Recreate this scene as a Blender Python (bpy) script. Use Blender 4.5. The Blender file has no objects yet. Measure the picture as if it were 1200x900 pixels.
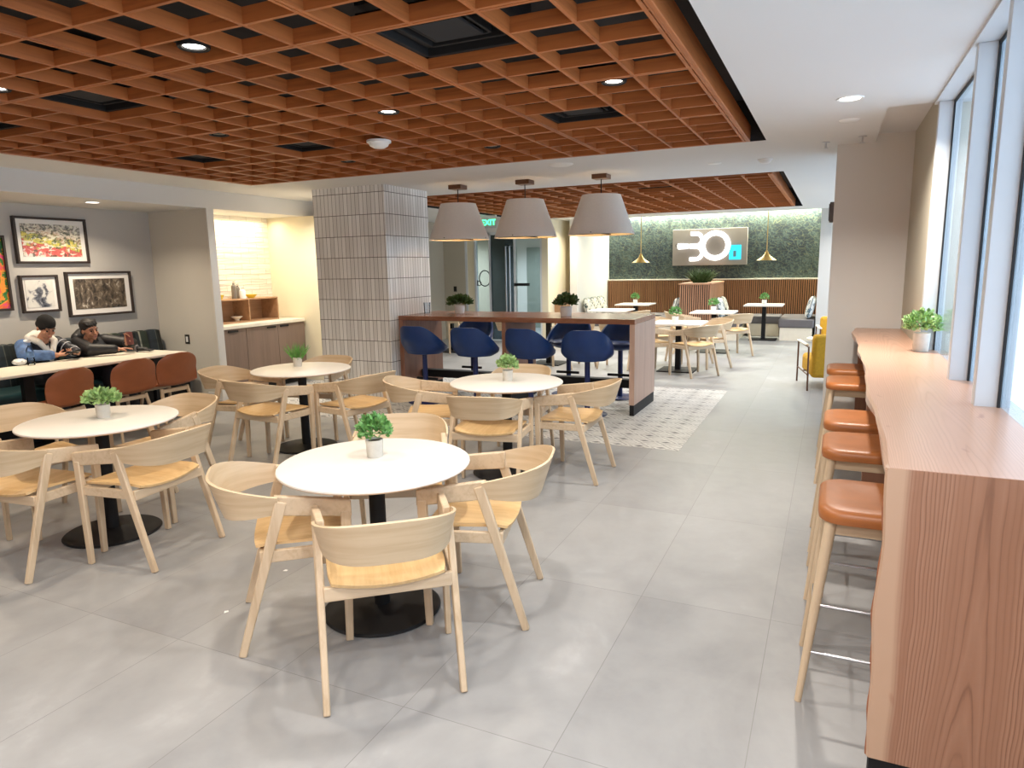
import bpy, bmesh, math, random
from mathutils import Vector, Matrix
PI = math.pi
sc = bpy.context.scene
COL = sc.collection
R = random.Random(7)

# ------------------------------------------------------------------ colour / material helpers
def lin(c):
    c = c / 255.0
    return c / 12.92 if c <= 0.04045 else ((c + 0.055) / 1.055) ** 2.4
def rgb(r, g, b): return (lin(r), lin(g), lin(b), 1.0)

class NT:
    def __init__(self, name):
        self.m = bpy.data.materials.new(name); self.m.use_nodes = True
        self.t = self.m.node_tree; self.n = self.t.nodes
        self.b = self.n['Principled BSDF']; self.out = self.n['Material Output']
        self._c = None
    def new(self, kind, **kw):
        x = self.n.new(kind)
        for k, v in kw.items():
            if k in x.inputs.keys() if isinstance(k, str) else False: x.inputs[k].default_value = v
            else: setattr(x, k, v)
        return x
    def link(self, a, b): self.t.links.new(a, b)
    def coord(self):
        if not self._c: self._c = self.n.new('ShaderNodeTexCoord').outputs['Object']
        return self._c
    def xyz(self):
        s = self.n.new('ShaderNodeSeparateXYZ'); self.link(self.coord(), s.inputs[0]); return s.outputs
    def math(self, op, a, b=None, c=None):
        x = self.n.new('ShaderNodeMath'); x.operation = op
        for i, v in enumerate((a, b, c)):
            if v is None: continue
            if isinstance(v, (int, float)): x.inputs[i].default_value = v
            else: self.link(v, x.inputs[i])
        return x.outputs[0]
    def comb(self, x, y, z):
        c = self.n.new('ShaderNodeCombineXYZ')
        for i, v in enumerate((x, y, z)):
            if isinstance(v, (int, float)): c.inputs[i].default_value = v
            else: self.link(v, c.inputs[i])
        return c.outputs[0]
    def mapping(self, vec, loc=(0,0,0), rot=(0,0,0), scale=(1,1,1)):
        m = self.n.new('ShaderNodeMapping')
        m.inputs['Location'].default_value = loc; m.inputs['Rotation'].default_value = rot; m.inputs['Scale'].default_value = scale
        self.link(vec, m.inputs['Vector']); return m.outputs[0]
    def noise(self, vec, scale=5, detail=3, rough=.5, dist=0):
        n = self.n.new('ShaderNodeTexNoise'); self.link(vec, n.inputs['Vector'])
        n.inputs['Scale'].default_value = scale; n.inputs['Detail'].default_value = detail
        n.inputs['Roughness'].default_value = rough; n.inputs['Distortion'].default_value = dist
        return n.outputs['Fac']
    def ramp(self, fac, stops, interp='LINEAR'):
        r = self.n.new('ShaderNodeValToRGB'); r.color_ramp.interpolation = interp
        e = r.color_ramp.elements
        while len(e) > 1: e.remove(e[-1])
        e[0].position = stops[0][0]; e[0].color = stops[0][1]
        for p, c in stops[1:]:
            k = e.new(p); k.color = c
        self.link(fac, r.inputs[0]); return r.outputs[0]
    def mix(self, fac, a, b, mode='MIX'):
        m = self.n.new('ShaderNodeMix'); m.data_type = 'RGBA'; m.blend_type = mode
        for i, v in ((0, fac), (6, a), (7, b)):
            if isinstance(v, (int, float)): m.inputs[i].default_value = v
            elif isinstance(v, tuple): m.inputs[i].default_value = v
            else: self.link(v, m.inputs[i])
        return m.outputs[2]
    def bump(self, h, strength=.2, dist=.01):
        b = self.n.new('ShaderNodeBump'); b.inputs['Strength'].default_value = strength; b.inputs['Distance'].default_value = dist
        self.link(h, b.inputs['Height']); self.link(b.outputs[0], self.b.inputs['Normal'])
    def base(self, c):
        if isinstance(c, tuple): self.b.inputs['Base Color'].default_value = c
        else: self.link(c, self.b.inputs['Base Color'])
    def rough(self, r):
        if isinstance(r, (int, float)): self.b.inputs['Roughness'].default_value = r
        else: self.link(r, self.b.inputs['Roughness'])

def scale_c(c, k): return (min(1, c[0]*k), min(1, c[1]*k), min(1, c[2]*k), 1)

def plain(name, c, rough=.5, metal=0., var=.06, scale=8, spec=.5, bump=0):
    t = NT(name)
    f = t.noise(t.coord(), scale, 3)
    t.base(t.ramp(f, [(.3, scale_c(c, 1-var)), (.7, scale_c(c, 1+var))])); t.rough(rough)
    t.b.inputs['Metallic'].default_value = metal; t.b.inputs['Specular IOR Level'].default_value = spec
    if bump: t.bump(t.noise(t.coord(), scale*20, 2), bump, .002)
    return t.m

def emit(name, c, s):
    t = NT(name); t.base((0, 0, 0, 1)); t.b.inputs['Emission Color'].default_value = c; t.b.inputs['Emission Strength'].default_value = s
    f = t.noise(t.coord(), 3, 1); t.link(t.ramp(f, [(0, scale_c(c, .97)), (1, c)]), t.b.inputs['Emission Color'])
    return t.m

def wood(name, c1, c2, axis='z', scale=1., rough=.45, streak=.5):
    """fine straight grain running along one axis"""
    t = NT(name)
    s = {'x': (.05, 1, 1), 'y': (1, .05, 1), 'z': (1, 1, .05), 'xy': (.06, .06, 1)}[axis]
    v = t.mapping(t.coord(), scale=tuple(k*scale for k in s))
    a = t.noise(v, 60, 4, .6, .3); b = t.noise(v, 14, 2, .5, .6)
    f = t.math('ADD', t.math('MULTIPLY', a, streak), t.math('MULTIPLY', b, 1-streak))
    t.base(t.ramp(f, [(.32, c2), (.52, c1), (.75, scale_c(c1, 1.08))])); t.rough(rough)
    t.bump(a, .05, .002)
    return t.m

M = {}
ASH1, ASH2 = rgb(204, 182, 153), rgb(186, 161, 130)
M['ash'] = wood('ash_wood', ASH1, ASH2, 'z', 1)
M['ash_h'] = wood('ash_wood_across', ASH1, ASH2, 'x', 1)
M['ash_ply'] = wood('ash_plywood_seat', rgb(214, 180, 130), rgb(197, 160, 108), 'y', 1, .4)
M['ash_shell'] = wood('ash_plywood_shell', rgb(205, 182, 150), rgb(188, 161, 126), 'xy', .7, .42)
M['table_white'] = plain('white_laminate', rgb(226, 222, 215), .38, var=.01)
M['table_edge'] = plain('laminate_edge', rgb(205, 180, 155), .5, var=.05)
M['black'] = plain('black_powder_coat', rgb(18, 19, 22), .6, var=.08, spec=.35)
M['black_matte'] = plain('matte_black', rgb(16, 16, 17), .8, var=.1)
M['void'] = plain('black_plenum', rgb(34, 34, 36), .9, var=.15, scale=2)
M['slat'] = wood('cedar_slat', rgb(178, 104, 52), rgb(142, 77, 35), 'x', .8, .5)
M['slat_y'] = wood('cedar_slat_long', rgb(178, 104, 52), rgb(142, 77, 35), 'y', .8, .5)
M['white_wall'] = plain('white_paint', rgb(214, 212, 208), .6, var=.012, scale=1.5)
M['ceil'] = plain('white_ceiling_paint', rgb(216, 216, 215), .7, var=.01, scale=1)
M['grey_wall'] = plain('warm_grey_paint', rgb(186, 183, 178), .65, var=.015, scale=1.5)
M['taupe_wall'] = plain('taupe_paint', rgb(186, 178, 160), .65, var=.015, scale=1.5)
M['cream_wall'] = plain('cream_paint', rgb(226, 217, 190), .6, var=.012, scale=1.5)
M['mullion'] = plain('white_aluminium', rgb(205, 209, 213), .4, var=.01)
M['gasket'] = plain('black_gasket', rgb(14, 16, 20), .6)
M['steel'] = plain('brushed_steel', rgb(200, 202, 206), .28, 1., var=.05, scale=30)
M['brass'] = plain('brass', rgb(196, 164, 104), .3, 1., var=.05, scale=10)
M['bronze'] = plain('bronze_metal', rgb(110, 82, 66), .4, .8)
M['leather'] = plain('tan_leather', rgb(162, 98, 50), .4, var=.1, scale=10, bump=.15)
M['leather_dark'] = plain('cognac_leather', rgb(150, 84, 46), .45, var=.09, scale=9, bump=.15)
M['blue_leather'] = plain('royal_blue_leather', rgb(18, 52, 108), .42, var=.1, scale=9, bump=.15)
M['blue_metal'] = plain('navy_painted_metal', rgb(24, 40, 92), .4, var=.06)
M['ochre'] = plain('ochre_fabric', rgb(206, 158, 42), .85, var=.08, scale=40, bump=.3)
M['grey_vinyl'] = plain('charcoal_vinyl', rgb(104, 100, 102), .5, var=.06, scale=6)
M['teal_vinyl'] = plain('dark_teal_vinyl', rgb(30, 62, 66), .45, var=.15, scale=5)
M['shade'] = plain('lamp_shade_linen', rgb(226, 218, 210), .8, var=.02, scale=60)
M['shade_in'] = plain('lamp_shade_lining', rgb(250, 226, 180), .7, var=.02)
M['pot'] = plain('concrete_pot', rgb(205, 200, 190), .75, var=.06, scale=30)
M['pot_white'] = plain('white_ceramic_pot', rgb(232, 232, 228), .4, var=.02, scale=10)
M['soil'] = plain('potting_soil', rgb(60, 46, 34), .95, var=.3, scale=60)
M['leaf'] = plain('bright_green_leaf', rgb(104, 154, 84), .5, var=.35, scale=40)
M['leaf_lime'] = plain('lime_green_leaf', rgb(150, 182, 116), .5, var=.35, scale=40)
M['leaf_grass'] = plain('grass_green_leaf', rgb(104, 162, 76), .5, var=.3, scale=40)
M['leaf_dark'] = plain('dark_green_leaf', rgb(62, 88, 42), .55, var=.3, scale=40)
M['cab'] = wood('taupe_cabinet_laminate', rgb(128, 108, 96), rgb(116, 97, 86), 'z', .5, .5)
M['oak_box'] = wood('oak_cubby', rgb(176, 136, 100), rgb(154, 114, 80), 'y', .6, .5)
M['stone'] = plain('pale_quartz', rgb(232, 224, 206), .35, var=.03, scale=14)
M['plate'] = plain('dark_switch_plate', rgb(34, 30, 28), .4)
M['white_plastic'] = plain('white_plastic', rgb(232, 232, 230), .45, var=.01)
M['lamp_lens'] = emit('downlight_lens', (1, .93, .82, 1), 7)
M['lamp_off'] = plain('downlight_unlit_lens', rgb(120, 112, 100), .4)
M['bulb'] = emit('warm_bulb', (1, .74, .42, 1), 5)
M['walnut'] = wood('walnut_batten', rgb(176, 126, 86), rgb(146, 100, 66), 'z', .8, .5)
M['walnut_lt'] = wood('walnut_planter_batten', rgb(186, 142, 112), rgb(160, 116, 88), 'z', .8, .5)
M['bar_side'] = wood('bar_end_ash', rgb(196, 164, 146), rgb(178, 144, 126), 'z', .8, .45)
M['bar_in'] = wood('bar_inner_veneer', rgb(150, 108, 88), rgb(128, 88, 70), 'z', .8, .45)

def m_bartop():
    t = NT('bar_walnut_top')
    v = t.mapping(t.coord(), scale=(.25, 2.2, 1))
    a = t.noise(v, 14, 4, .6, .8)
    x = t.xyz()
    pl = t.noise(t.comb(0, t.math('FLOOR', t.math('MULTIPLY', x[1], 6.5)), 0), 9, 0)
    f = t.math('ADD', t.math('MULTIPLY', a, .6), t.math('MULTIPLY', pl, .4))
    t.base(t.ramp(f, [(.3, rgb(112, 70, 50)), (.5, rgb(146, 96, 72)), (.7, rgb(176, 128, 100))])); t.rough(.25)
    return t.m
M['bartop'] = m_bartop()

def m_live(name, mode):
    """reddish oak slab: growth rings stretched along the grain, pale sapwood at the live edge"""
    t = NT(name); o = t.xyz(); x = o[0]; u = o[1] if mode == 'top' else o[2]
    wob = t.noise(t.comb(t.math('MULTIPLY', x, 3.), t.math('MULTIPLY', u, .9), .3), 1.6, 2)
    w3 = t.noise(t.comb(t.math('MULTIPLY', x, 16.), t.math('MULTIPLY', u, 3.2), 4.), 1., 2)
    xx = t.math('ADD', x, t.math('ADD', t.math('MULTIPLY', t.math('SUBTRACT', wob, .5), .06), t.math('MULTIPLY', t.math('SUBTRACT', w3, .5), .012)))
    if mode == 'top':
        du = t.math('MULTIPLY', t.math('ADD', u, -2.), .03)
        dx = t.math('SUBTRACT', xx, .42)
    else:
        du = t.math('MULTIPLY', t.math('SUBTRACT', 1., t.math('POWER', 2.718, t.math('MULTIPLY', t.math('ADD', u, .05), -3.))), .062)
        dx = t.math('SUBTRACT', xx, .425)
    r = t.math('SQRT', t.math('ADD', t.math('MULTIPLY', dx, dx), t.math('MULTIPLY', du, du)))
    fine = t.noise(t.comb(t.math('MULTIPLY', x, 110), t.math('MULTIPLY', u, 5), 0), 1, 3)
    ph = t.math('ADD', t.math('ADD', t.math('MULTIPLY', r, 52), t.math('MULTIPLY', t.math('MULTIPLY', r, r), 210)), t.math('MULTIPLY', fine, .2))
    rid = t.noise(t.comb(t.math('FLOOR', ph), 0, 0), 3.7, 0)
    saw = t.math('FRACT', ph)
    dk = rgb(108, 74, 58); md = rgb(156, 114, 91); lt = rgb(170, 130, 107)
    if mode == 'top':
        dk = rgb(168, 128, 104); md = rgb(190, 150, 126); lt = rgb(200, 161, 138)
    ring = t.ramp(saw, [(0, md), (.5, lt), (.8, md), (.93, dk), (1., md)])
    ring = t.mix(t.ramp(rid, [(.42, (0,0,0,1)), (.62, (.75,.75,.75,1))]), ring, md)
    fib = t.mix(t.math('MULTIPLY', fine, .28), ring, dk)
    edge = t.math('ADD', x, t.math('MULTIPLY', t.math('SUBTRACT', wob, .5), .05))
    if mode == 'end':
        sap = t.ramp(edge, [(.222, (1,1,1,1)), (.245, (0,0,0,1))])
        fib = t.mix(sap, fib, rgb(186, 154, 130))
    # a few dark knots / checks
    kn = t.noise(t.comb(t.math('MULTIPLY', x, 9), t.math('MULTIPLY', u, 3.2), 2.1), 1.7, 1)
    fib = t.mix(t.ramp(kn, [(.74, (0,0,0,1)), (.8, (.8,.8,.8,1))]), fib, rgb(150, 100, 80))
    t.base(fib); t.rough(.3); t.bump(fine, .06, .002)
    return t.m
M['live_top'] = m_live('live_edge_oak_top', 'top'); M['live_end'] = m_live('live_edge_oak_end', 'end')
M['bark'] = wood('live_edge_bark_side', rgb(146, 92, 62), rgb(96, 58, 38), 'z', .5, .6)
M['bark_y'] = wood('live_edge_side', rgb(196, 142, 110), rgb(160, 108, 80), 'y', .5, .6)

def m_floor():
    t = NT('concrete_look_tile'); o = t.xyz()
    v = t.comb(t.math('ADD', o[1], -.72), t.math('ADD', o[0], .17), 0)
    br = t.n.new('ShaderNodeTexBrick'); t.link(v, br.inputs['Vector'])
    br.offset = 0.; br.squash = 1.
    for k, val in (('Scale', 1.), ('Mortar Size', .0016), ('Mortar Smooth', .1), ('Bias', 0.), ('Brick Width', 1.2), ('Row Height', .6)): br.inputs[k].default_value = val
    br.inputs['Color1'].default_value = (0, 0, 0, 1); br.inputs['Color2'].default_value = (1, 1, 1, 1); br.inputs['Mortar'].default_value = (.5, .5, .5, 1)
    cl = t.noise(t.mapping(t.coord(), scale=(1, .7, 1)), 1.9, 5, .62, .5)
    c2 = t.noise(t.coord(), 9, 4, .6)
    f = t.math('ADD', t.math('MULTIPLY', cl, .7), t.math('ADD', t.math('MULTIPLY', c2, .18), t.math('MULTIPLY', br.outputs['Color'], .12)))
    col = t.ramp(f, [(.3, rgb(132, 132, 133)), (.48, rgb(146, 146, 146)), (.6, rgb(153, 153, 153)), (.72, rgb(168, 168, 169))])
    col = t.mix(br.outputs['Fac'], col, rgb(122, 121, 120))
    t.base(col); t.rough(t.ramp(cl, [(.3, (.34,)*3+(1,)), (.7, (.46,)*3+(1,))]))
    return t.m
M['floor'] = m_floor()

def m_encaustic():
    t = NT('encaustic_tile'); o = t.xyz(); s = 1/.2
    def fr(v): return t.math('ABSOLUTE', t.math('SUBTRACT', t.math('FRACT', t.math('MULTIPLY', v, s)), .5))
    u, v = fr(o[0]), fr(o[1])            # 0 at tile centre, .5 at the edge
    d1 = t.math('ADD', u, v); mx = t.math('MAXIMUM', u, v); mn = t.math('MINIMUM', u, v)
    w2 = t.math('ADD', u, t.math('MULTIPLY', v, 1.7))
    a = t.ramp(d1, [(.40, (0,0,0,1)), (.415, (.8,.8,.8,1)), (.47, (.8,.8,.8,1)), (.485, (0,0,0,1)), (.70, (0,0,0,1)), (.715, (.55,.55,.55,1)), (.745, (.55,.55,.55,1)), (.76, (0,0,0,1))])
    b = t.ramp(w2, [(.23, (1,1,1,1)), (.25, (0,0,0,1))])
    lines = t.ramp(mx, [(.49, (0,0,0,1)), (.497, (1,1,1,1))])
    wear = t.ramp(t.noise(t.coord(), 3.2, 3), [(.35, (.6,)*3+(1,)), (.65, (1,1,1,1))])
    k = t.mix(1., a, b, 'LIGHTEN'); k = t.mix(1., k, wear, 'MULTIPLY')
    base = t.ramp(t.noise(t.coord(), 5, 3), [(.3, rgb(190, 188, 184)), (.7, rgb(212, 210, 205))])
    col = t.mix(k, base, rgb(52, 52, 54)); col = t.mix(t.math('MULTIPLY', lines, .5), col, rgb(150, 146, 138))
    t.base(col); t.rough(.5); return t.m
M['encaustic'] = m_encaustic()

def m_kit():
    """stacked glazed finger tiles: upright bricks, thin grey joints"""
    t = NT('glazed_finger_tile'); o = t.xyz()
    v = t.comb(t.math('ADD', t.math('ADD', o[0], o[1]), 20.), t.math('ADD', o[2], .02), 0)
    br = t.n.new('ShaderNodeTexBrick'); t.link(v, br.inputs['Vector']); br.offset = 0.; br.squash = 1.
    for k, val in (('Scale', 1.), ('Mortar Size', .003), ('Mortar Smooth', .15), ('Bias', 0.), ('Brick Width', .058), ('Row Height', .254)): br.inputs[k].default_value = val
    br.inputs['Color1'].default_value = rgb(216, 214, 211); br.inputs['Color2'].default_value = rgb(238, 237, 235); br.inputs['Mortar'].default_value = rgb(116, 112, 108)
    hz = t.math('ABSOLUTE', t.math('SUBTRACT', t.math('FRACT', t.math('DIVIDE', t.math('ADD', o[2], .02), .254)), .5))
    col = t.mix(t.ramp(hz, [(.484, (0,0,0,1)), (.49, (1,1,1,1))]), br.outputs['Color'], rgb(92, 88, 85))
    t.base(col); t.rough(.22)
    t.bump(t.math('SUBTRACT', 1., br.outputs['Fac']), .5, .006)
    return t.m
M['finger_tile'] = m_kit()

def m_wavetile():
    t = NT('white_ribbed_tile'); o = t.xyz()
    v = t.comb(o[1], o[2], 0)
    br = t.n.new('ShaderNodeTexBrick'); t.link(v, br.inputs['Vector']); br.offset = .5
    for k, val in (('Scale', 1.), ('Mortar Size', .003), ('Mortar Smooth', .2), ('Bias', 0.), ('Brick Width', .3), ('Row Height', .075)): br.inputs[k].default_value = val
    br.inputs['Color1'].default_value = rgb(226, 218, 202); br.inputs['Color2'].default_value = rgb(238, 232, 218); br.inputs['Mortar'].default_value = rgb(196, 184, 162)
    t.base(br.outputs['Color']); t.rough(.35)
    w = t.noise(t.mapping(t.coord(), scale=(1, .5, 5)), 6, 2)
    t.bump(t.math('ADD', t.math('MULTIPLY', br.outputs['Fac'], -1.), w), .6, .02)
    return t.m
M['wave_tile'] = m_wavetile()

def m_leafwall():
    t = NT('botanical_wallpaper'); c = t.coord()
    big = t.noise(c, 1.3, 2)
    w = t.n.new('ShaderNodeTexWave'); w.wave_type = 'BANDS'; w.bands_direction = 'DIAGONAL'
    t.link(c, w.inputs['Vector'])
    w.inputs['Scale'].default_value = 4.2; w.inputs['Distortion'].default_value = 15; w.inputs['Detail'].default_value = 3; w.inputs['Detail Scale'].default_value = 1.8
    vo = t.n.new('ShaderNodeTexVoronoi'); vo.feature = 'DISTANCE_TO_EDGE'; t.link(t.mapping(c, rot=(0, .6, 0), scale=(1, 1, 2.2)), vo.inputs['Vector']); vo.inputs['Scale'].default_value = 7
    base = t.ramp(big, [(.35, rgb(34, 47, 56)), (.5, rgb(40, 54, 58)), (.65, rgb(50, 62, 58))])
    leaf = t.mix(t.ramp(w.outputs['Fac'], [(.45, (0,0,0,1)), (.85, (.9,.9,.9,1))]), base, rgb(70, 84, 78))
    leaf = t.mix(t.ramp(t.noise(c, 7, 3), [(.5, (0,0,0,1)), (.62, (.8,.8,.8,1))]), leaf, rgb(30, 40, 46))
    leaf = t.mix(t.ramp(vo.outputs['Distance'], [(.0, (.8,.8,.8,1)), (.04, (0,0,0,1))]), leaf, rgb(104, 106, 78))
    t.base(leaf); t.rough(.7); return t.m
M['leafwall'] = m_leafwall()

def m_pattern(name, c1, c2, c3, scale=9):
    t = NT(name); c = t.coord()
    vo = t.n.new('ShaderNodeTexVoronoi'); t.link(c, vo.inputs['Vector']); vo.inputs['Scale'].default_value = scale
    n = t.noise(c, scale*1.3, 2, .5, 1.5)
    col = t.ramp(n, [(.42, c1), (.46, c2), (.56, c2), (.6, c3)], 'LINEAR')
    col = t.mix(t.ramp(vo.outputs['Distance'], [(.42, (0,0,0,1)), (.47, (1,1,1,1))]), col, c1)
    t.base(col); t.rough(.8); return t.m
M['floral'] = m_pattern('floral_upholstery', rgb(206, 202, 190), rgb(44, 50, 54), rgb(130, 138, 126))
M['floral_blue'] = m_pattern('blue_floral_cushion', rgb(222, 224, 222), rgb(60, 84, 104), rgb(150, 168, 178), 12)

def m_plaid():
    """dark green tufted upholstery with pale stripes running up it"""
    t = NT('plaid_upholstery'); o = t.xyz()
    f = t.math('FRACT', t.math('MULTIPLY', o[1], 1/.36))
    g = t.math('FRACT', t.math('MULTIPLY', o[2], 1/.3))
    col = t.ramp(f, [(0, rgb(22, 30, 30)), (.1, rgb(22, 30, 30)), (.12, rgb(150, 150, 136)), (.15, rgb(150, 150, 136)), (.17, rgb(40, 52, 44)), (.42, rgb(46, 58, 46)), (.44, rgb(30, 36, 42)), (.75, rgb(36, 48, 56)), (.77, rgb(96, 100, 92)), (.79, rgb(26, 36, 40)), (1, rgb(22, 30, 30))])
    col = t.mix(t.ramp(g, [(.45, (0,0,0,1)), (.48, (.35,.35,.35,1)), (.6, (.35,.35,.35,1)), (.63, (0,0,0,1))]), col, rgb(12, 14, 16))
    t.base(col); t.rough(.55); return t.m
M['plaid'] = m_plaid()

def m_glass(name, tint=(.93, .96, .98, 1), refl=.1, rough=0.):
    t = NT(name); t.n.remove(t.b)
    tr = t.n.new('ShaderNodeBsdfTransparent'); tr.inputs[0].default_value = tint
    gl = t.n.new('ShaderNodeBsdfGlossy'); gl.inputs['Roughness'].default_value = rough
    fr = t.n.new('ShaderNodeFresnel'); fr.inputs[0].default_value = 1.45
    mx = t.n.new('ShaderNodeMixShader')
    t.link(t.math('MULTIPLY', fr.outputs[0], refl*10), mx.inputs[0]); t.link(tr.outputs[0], mx.inputs[1]); t.link(gl.outputs[0], mx.inputs[2])
    t.link(mx.outputs[0], t.out.inputs[0]); return t.m
M['glass'] = m_glass('window_glass', (.9, .95, .99, 1), .04)
M['glass_entry'] = m_glass('entry_glass', (.86, .93, .95, 1), .08)
M['glass_dark'] = m_glass('tinted_door_glass', (.28, .33, .36, 1), .1)
M['clear'] = m_glass('clear_plastic', (.92, .95, .97, 1), .1)

# ------------------------------------------------------------------ mesh helpers
class MB:
    def __init__(self): self.bm = bmesh.new()
    def box(self, x0, x1, y0, y1, z0, z1):
        self.obox(((x0+x1)/2, (y0+y1)/2, (z0+z1)/2), (x1-x0, y1-y0, z1-z0)); return self
    def obox(self, c, s, mat=None):
        m = Matrix.Translation(Vector(c)) @ (mat.to_4x4() if mat else Matrix()) @ Matrix.Diagonal((s[0], s[1], s[2], 1))
        bmesh.ops.create_cube(self.bm, size=1, matrix=m); return self
    def hexa(self, lo, hi):
        """two quads (4 points each) joined into a solid"""
        a = [self.bm.verts.new(p) for p in lo]; b = [self.bm.verts.new(p) for p in hi]
        fs = [a[::-1], b] + [[a[i], a[(i+1) % 4], b[(i+1) % 4], b[i]] for i in range(4)]
        for f in fs: self.bm.faces.new(f)
        return self
    def beam(self, p0, p1, w, d, w1=None, d1=None, side=(1, 0, 0)):
        """rectangular bar: w measured along `side`, d across it"""
        p0, p1 = Vector(p0), Vector(p1); ax = (p1-p0).normalized(); s = Vector(side); s = (s - ax*s.dot(ax)).normalized(); f = ax.cross(s)
        w1 = w if w1 is None else w1; d1 = d if d1 is None else d1
        q = lambda p, a, b: [p - s*a/2 - f*b/2, p + s*a/2 - f*b/2, p + s*a/2 + f*b/2, p - s*a/2 + f*b/2]
        return self.hexa(q(p0, w, d), q(p1, w1, d1))
    def cyl(self, p0, p1, r0, r1=None, seg=20, caps=True):
        r1 = r0 if r1 is None else r1; p0, p1 = Vector(p0), Vector(p1); ax = (p1-p0).normalized()
        s = Vector((1, 0, 0)) if abs(ax.x) < .9 else Vector((0, 1, 0)); s = (s - ax*s.dot(ax)).normalized(); f = ax.cross(s)
        ring = lambda p, r: [self.bm.verts.new(p + (s*math.cos(2*PI*i/seg) + f*math.sin(2*PI*i/seg))*r) for i in range(seg)]
        a, b = ring(p0, r0), ring(p1, r1)
        for i in range(seg): self.bm.faces.new((a[i], a[(i+1) % seg], b[(i+1) % seg], b[i]))
        if caps: self.bm.faces.new(a[::-1]); self.bm.faces.new(b)
        return self
    def lathe(self, prof, c=(0, 0, 0), seg=40, close=False):
        c = Vector(c); rings = []
        for r, z in prof:
            if r < 1e-6: rings.append([self.bm.verts.new(c + Vector((0, 0, z)))])
            else: rings.append([self.bm.verts.new(c + Vector((r*math.cos(2*PI*i/seg), r*math.sin(2*PI*i/seg), z))) for i in range(seg)])
        pairs = list(zip(rings, rings[1:])) + ([(rings[-1], rings[0])] if close else [])
        for a, b in pairs:
            for i in range(seg):
                j = (i+1) % seg
                if len(a) == 1 and len(b) == 1: continue
                if len(a) == 1: self.bm.faces.new((a[0], b[j], b[i]))
                elif len(b) == 1: self.bm.faces.new((a[i], a[j], b[0]))
                else: self.bm.faces.new((a[i], a[j], b[j], b[i]))
        return self
    def prism(self, pts, z0, z1, axis='z'):
        """extrude a 2-D outline; axis says which way it is extruded"""
        P = {'z': lambda u, v, w: (u, v, w), 'y': lambda u, v, w: (u, w, v), 'x': lambda u, v, w: (w, u, v)}[axis]
        a = [self.bm.verts.new(P(u, v, z0)) for u, v in pts]; b = [self.bm.verts.new(P(u, v, z1)) for u, v in pts]
        n = len(pts); self.bm.faces.new(a[::-1]); self.bm.faces.new(b)
        for i in range(n): self.bm.faces.new((a[i], a[(i+1) % n], b[(i+1) % n], b[i]))
        return self
    def tube(self, pts, r, seg=10, closed=False):
        pts = [Vector(p) for p in pts]; n = len(pts); rings = []; up = None
        for i, p in enumerate(pts):
            if closed: tn = (pts[(i+1) % n] - pts[i-1]).normalized()
            else: tn = (pts[min(i+1, n-1)] - pts[max(i-1, 0)]).normalized()
            if up is None: up = Vector((0, 0, 1)) if abs(tn.z) < .9 else Vector((1, 0, 0))
            s = (up - tn*up.dot(tn)).normalized(); up = s; f = tn.cross(s)
            rr = r[i] if isinstance(r, (list, tuple)) else r
            rings.append([self.bm.verts.new(p + (s*math.cos(2*PI*k/seg) + f*math.sin(2*PI*k/seg))*rr) for k in range(seg)])
        for i in range(n if closed else n-1):
            a, b = rings[i], rings[(i+1) % n]
            for k in range(seg): self.bm.faces.new((a[k], a[(k+1) % seg], b[(k+1) % seg], b[k]))
        if not closed: self.bm.faces.new(rings[0][::-1]); self.bm.faces.new(rings[-1])
        return self
    def shell(self, fn, nu, nv, th):
        """surface fn(u,v)->point, u,v in 0..1, thickened by th along its normal (both faces + rim)"""
        P = [[Vector(fn(i/nu, j/nv)) for j in range(nv+1)] for i in range(nu+1)]
        N = [[None]*(nv+1) for _ in range(nu+1)]
        for i in range(nu+1):
            for j in range(nv+1):
                du = P[min(i+1, nu)][j] - P[max(i-1, 0)][j]; dv = P[i][min(j+1, nv)] - P[i][max(j-1, 0)]
                n = du.cross(dv); N[i][j] = n.normalized() if n.length > 1e-9 else Vector((0, 0, 1))
        A = [[self.bm.verts.new(P[i][j]) for j in range(nv+1)] for i in range(nu+1)]
        B = [[self.bm.verts.new(P[i][j] + N[i][j]*th) for j in range(nv+1)] for i in range(nu+1)]
        F = self.bm.faces.new
        for i in range(nu):
            for j in range(nv):
                F((A[i][j], A[i][j+1], A[i+1][j+1], A[i+1][j])); F((B[i][j], B[i+1][j], B[i+1][j+1], B[i][j+1]))
        for i in range(nu):
            F((A[i][0], A[i+1][0], B[i+1][0], B[i][0])); F((A[i][nv], B[i][nv], B[i+1][nv], A[i+1][nv]))
        for j in range(nv):
            F((A[0][j], B[0][j], B[0][j+1], A[0][j+1])); F((A[nu][j], A[nu][j+1], B[nu][j+1], B[nu][j]))
        return self
    def ball(self, c, r, sx=1, sy=1, sz=1, seg=20, rings=12, rot=None):
        m = Matrix.Translation(Vector(c)) @ (rot.to_4x4() if rot else Matrix()) @ Matrix.Diagonal((r*sx, r*sy, r*sz, 1))
        bmesh.ops.create_uvsphere(self.bm, u_segments=seg, v_segments=rings, radius=1, matrix=m); return self
    def mesh(self, name, smooth=None):
        bmesh.ops.recalc_face_normals(self.bm, faces=self.bm.faces[:])
        me = bpy.data.meshes.new(name); self.bm.to_mesh(me); self.bm.free()
        if smooth:
            for p in me.polygons: p.use_smooth = True
            me.set_sharp_from_angle(angle=math.radians(smooth))
        return me

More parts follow.
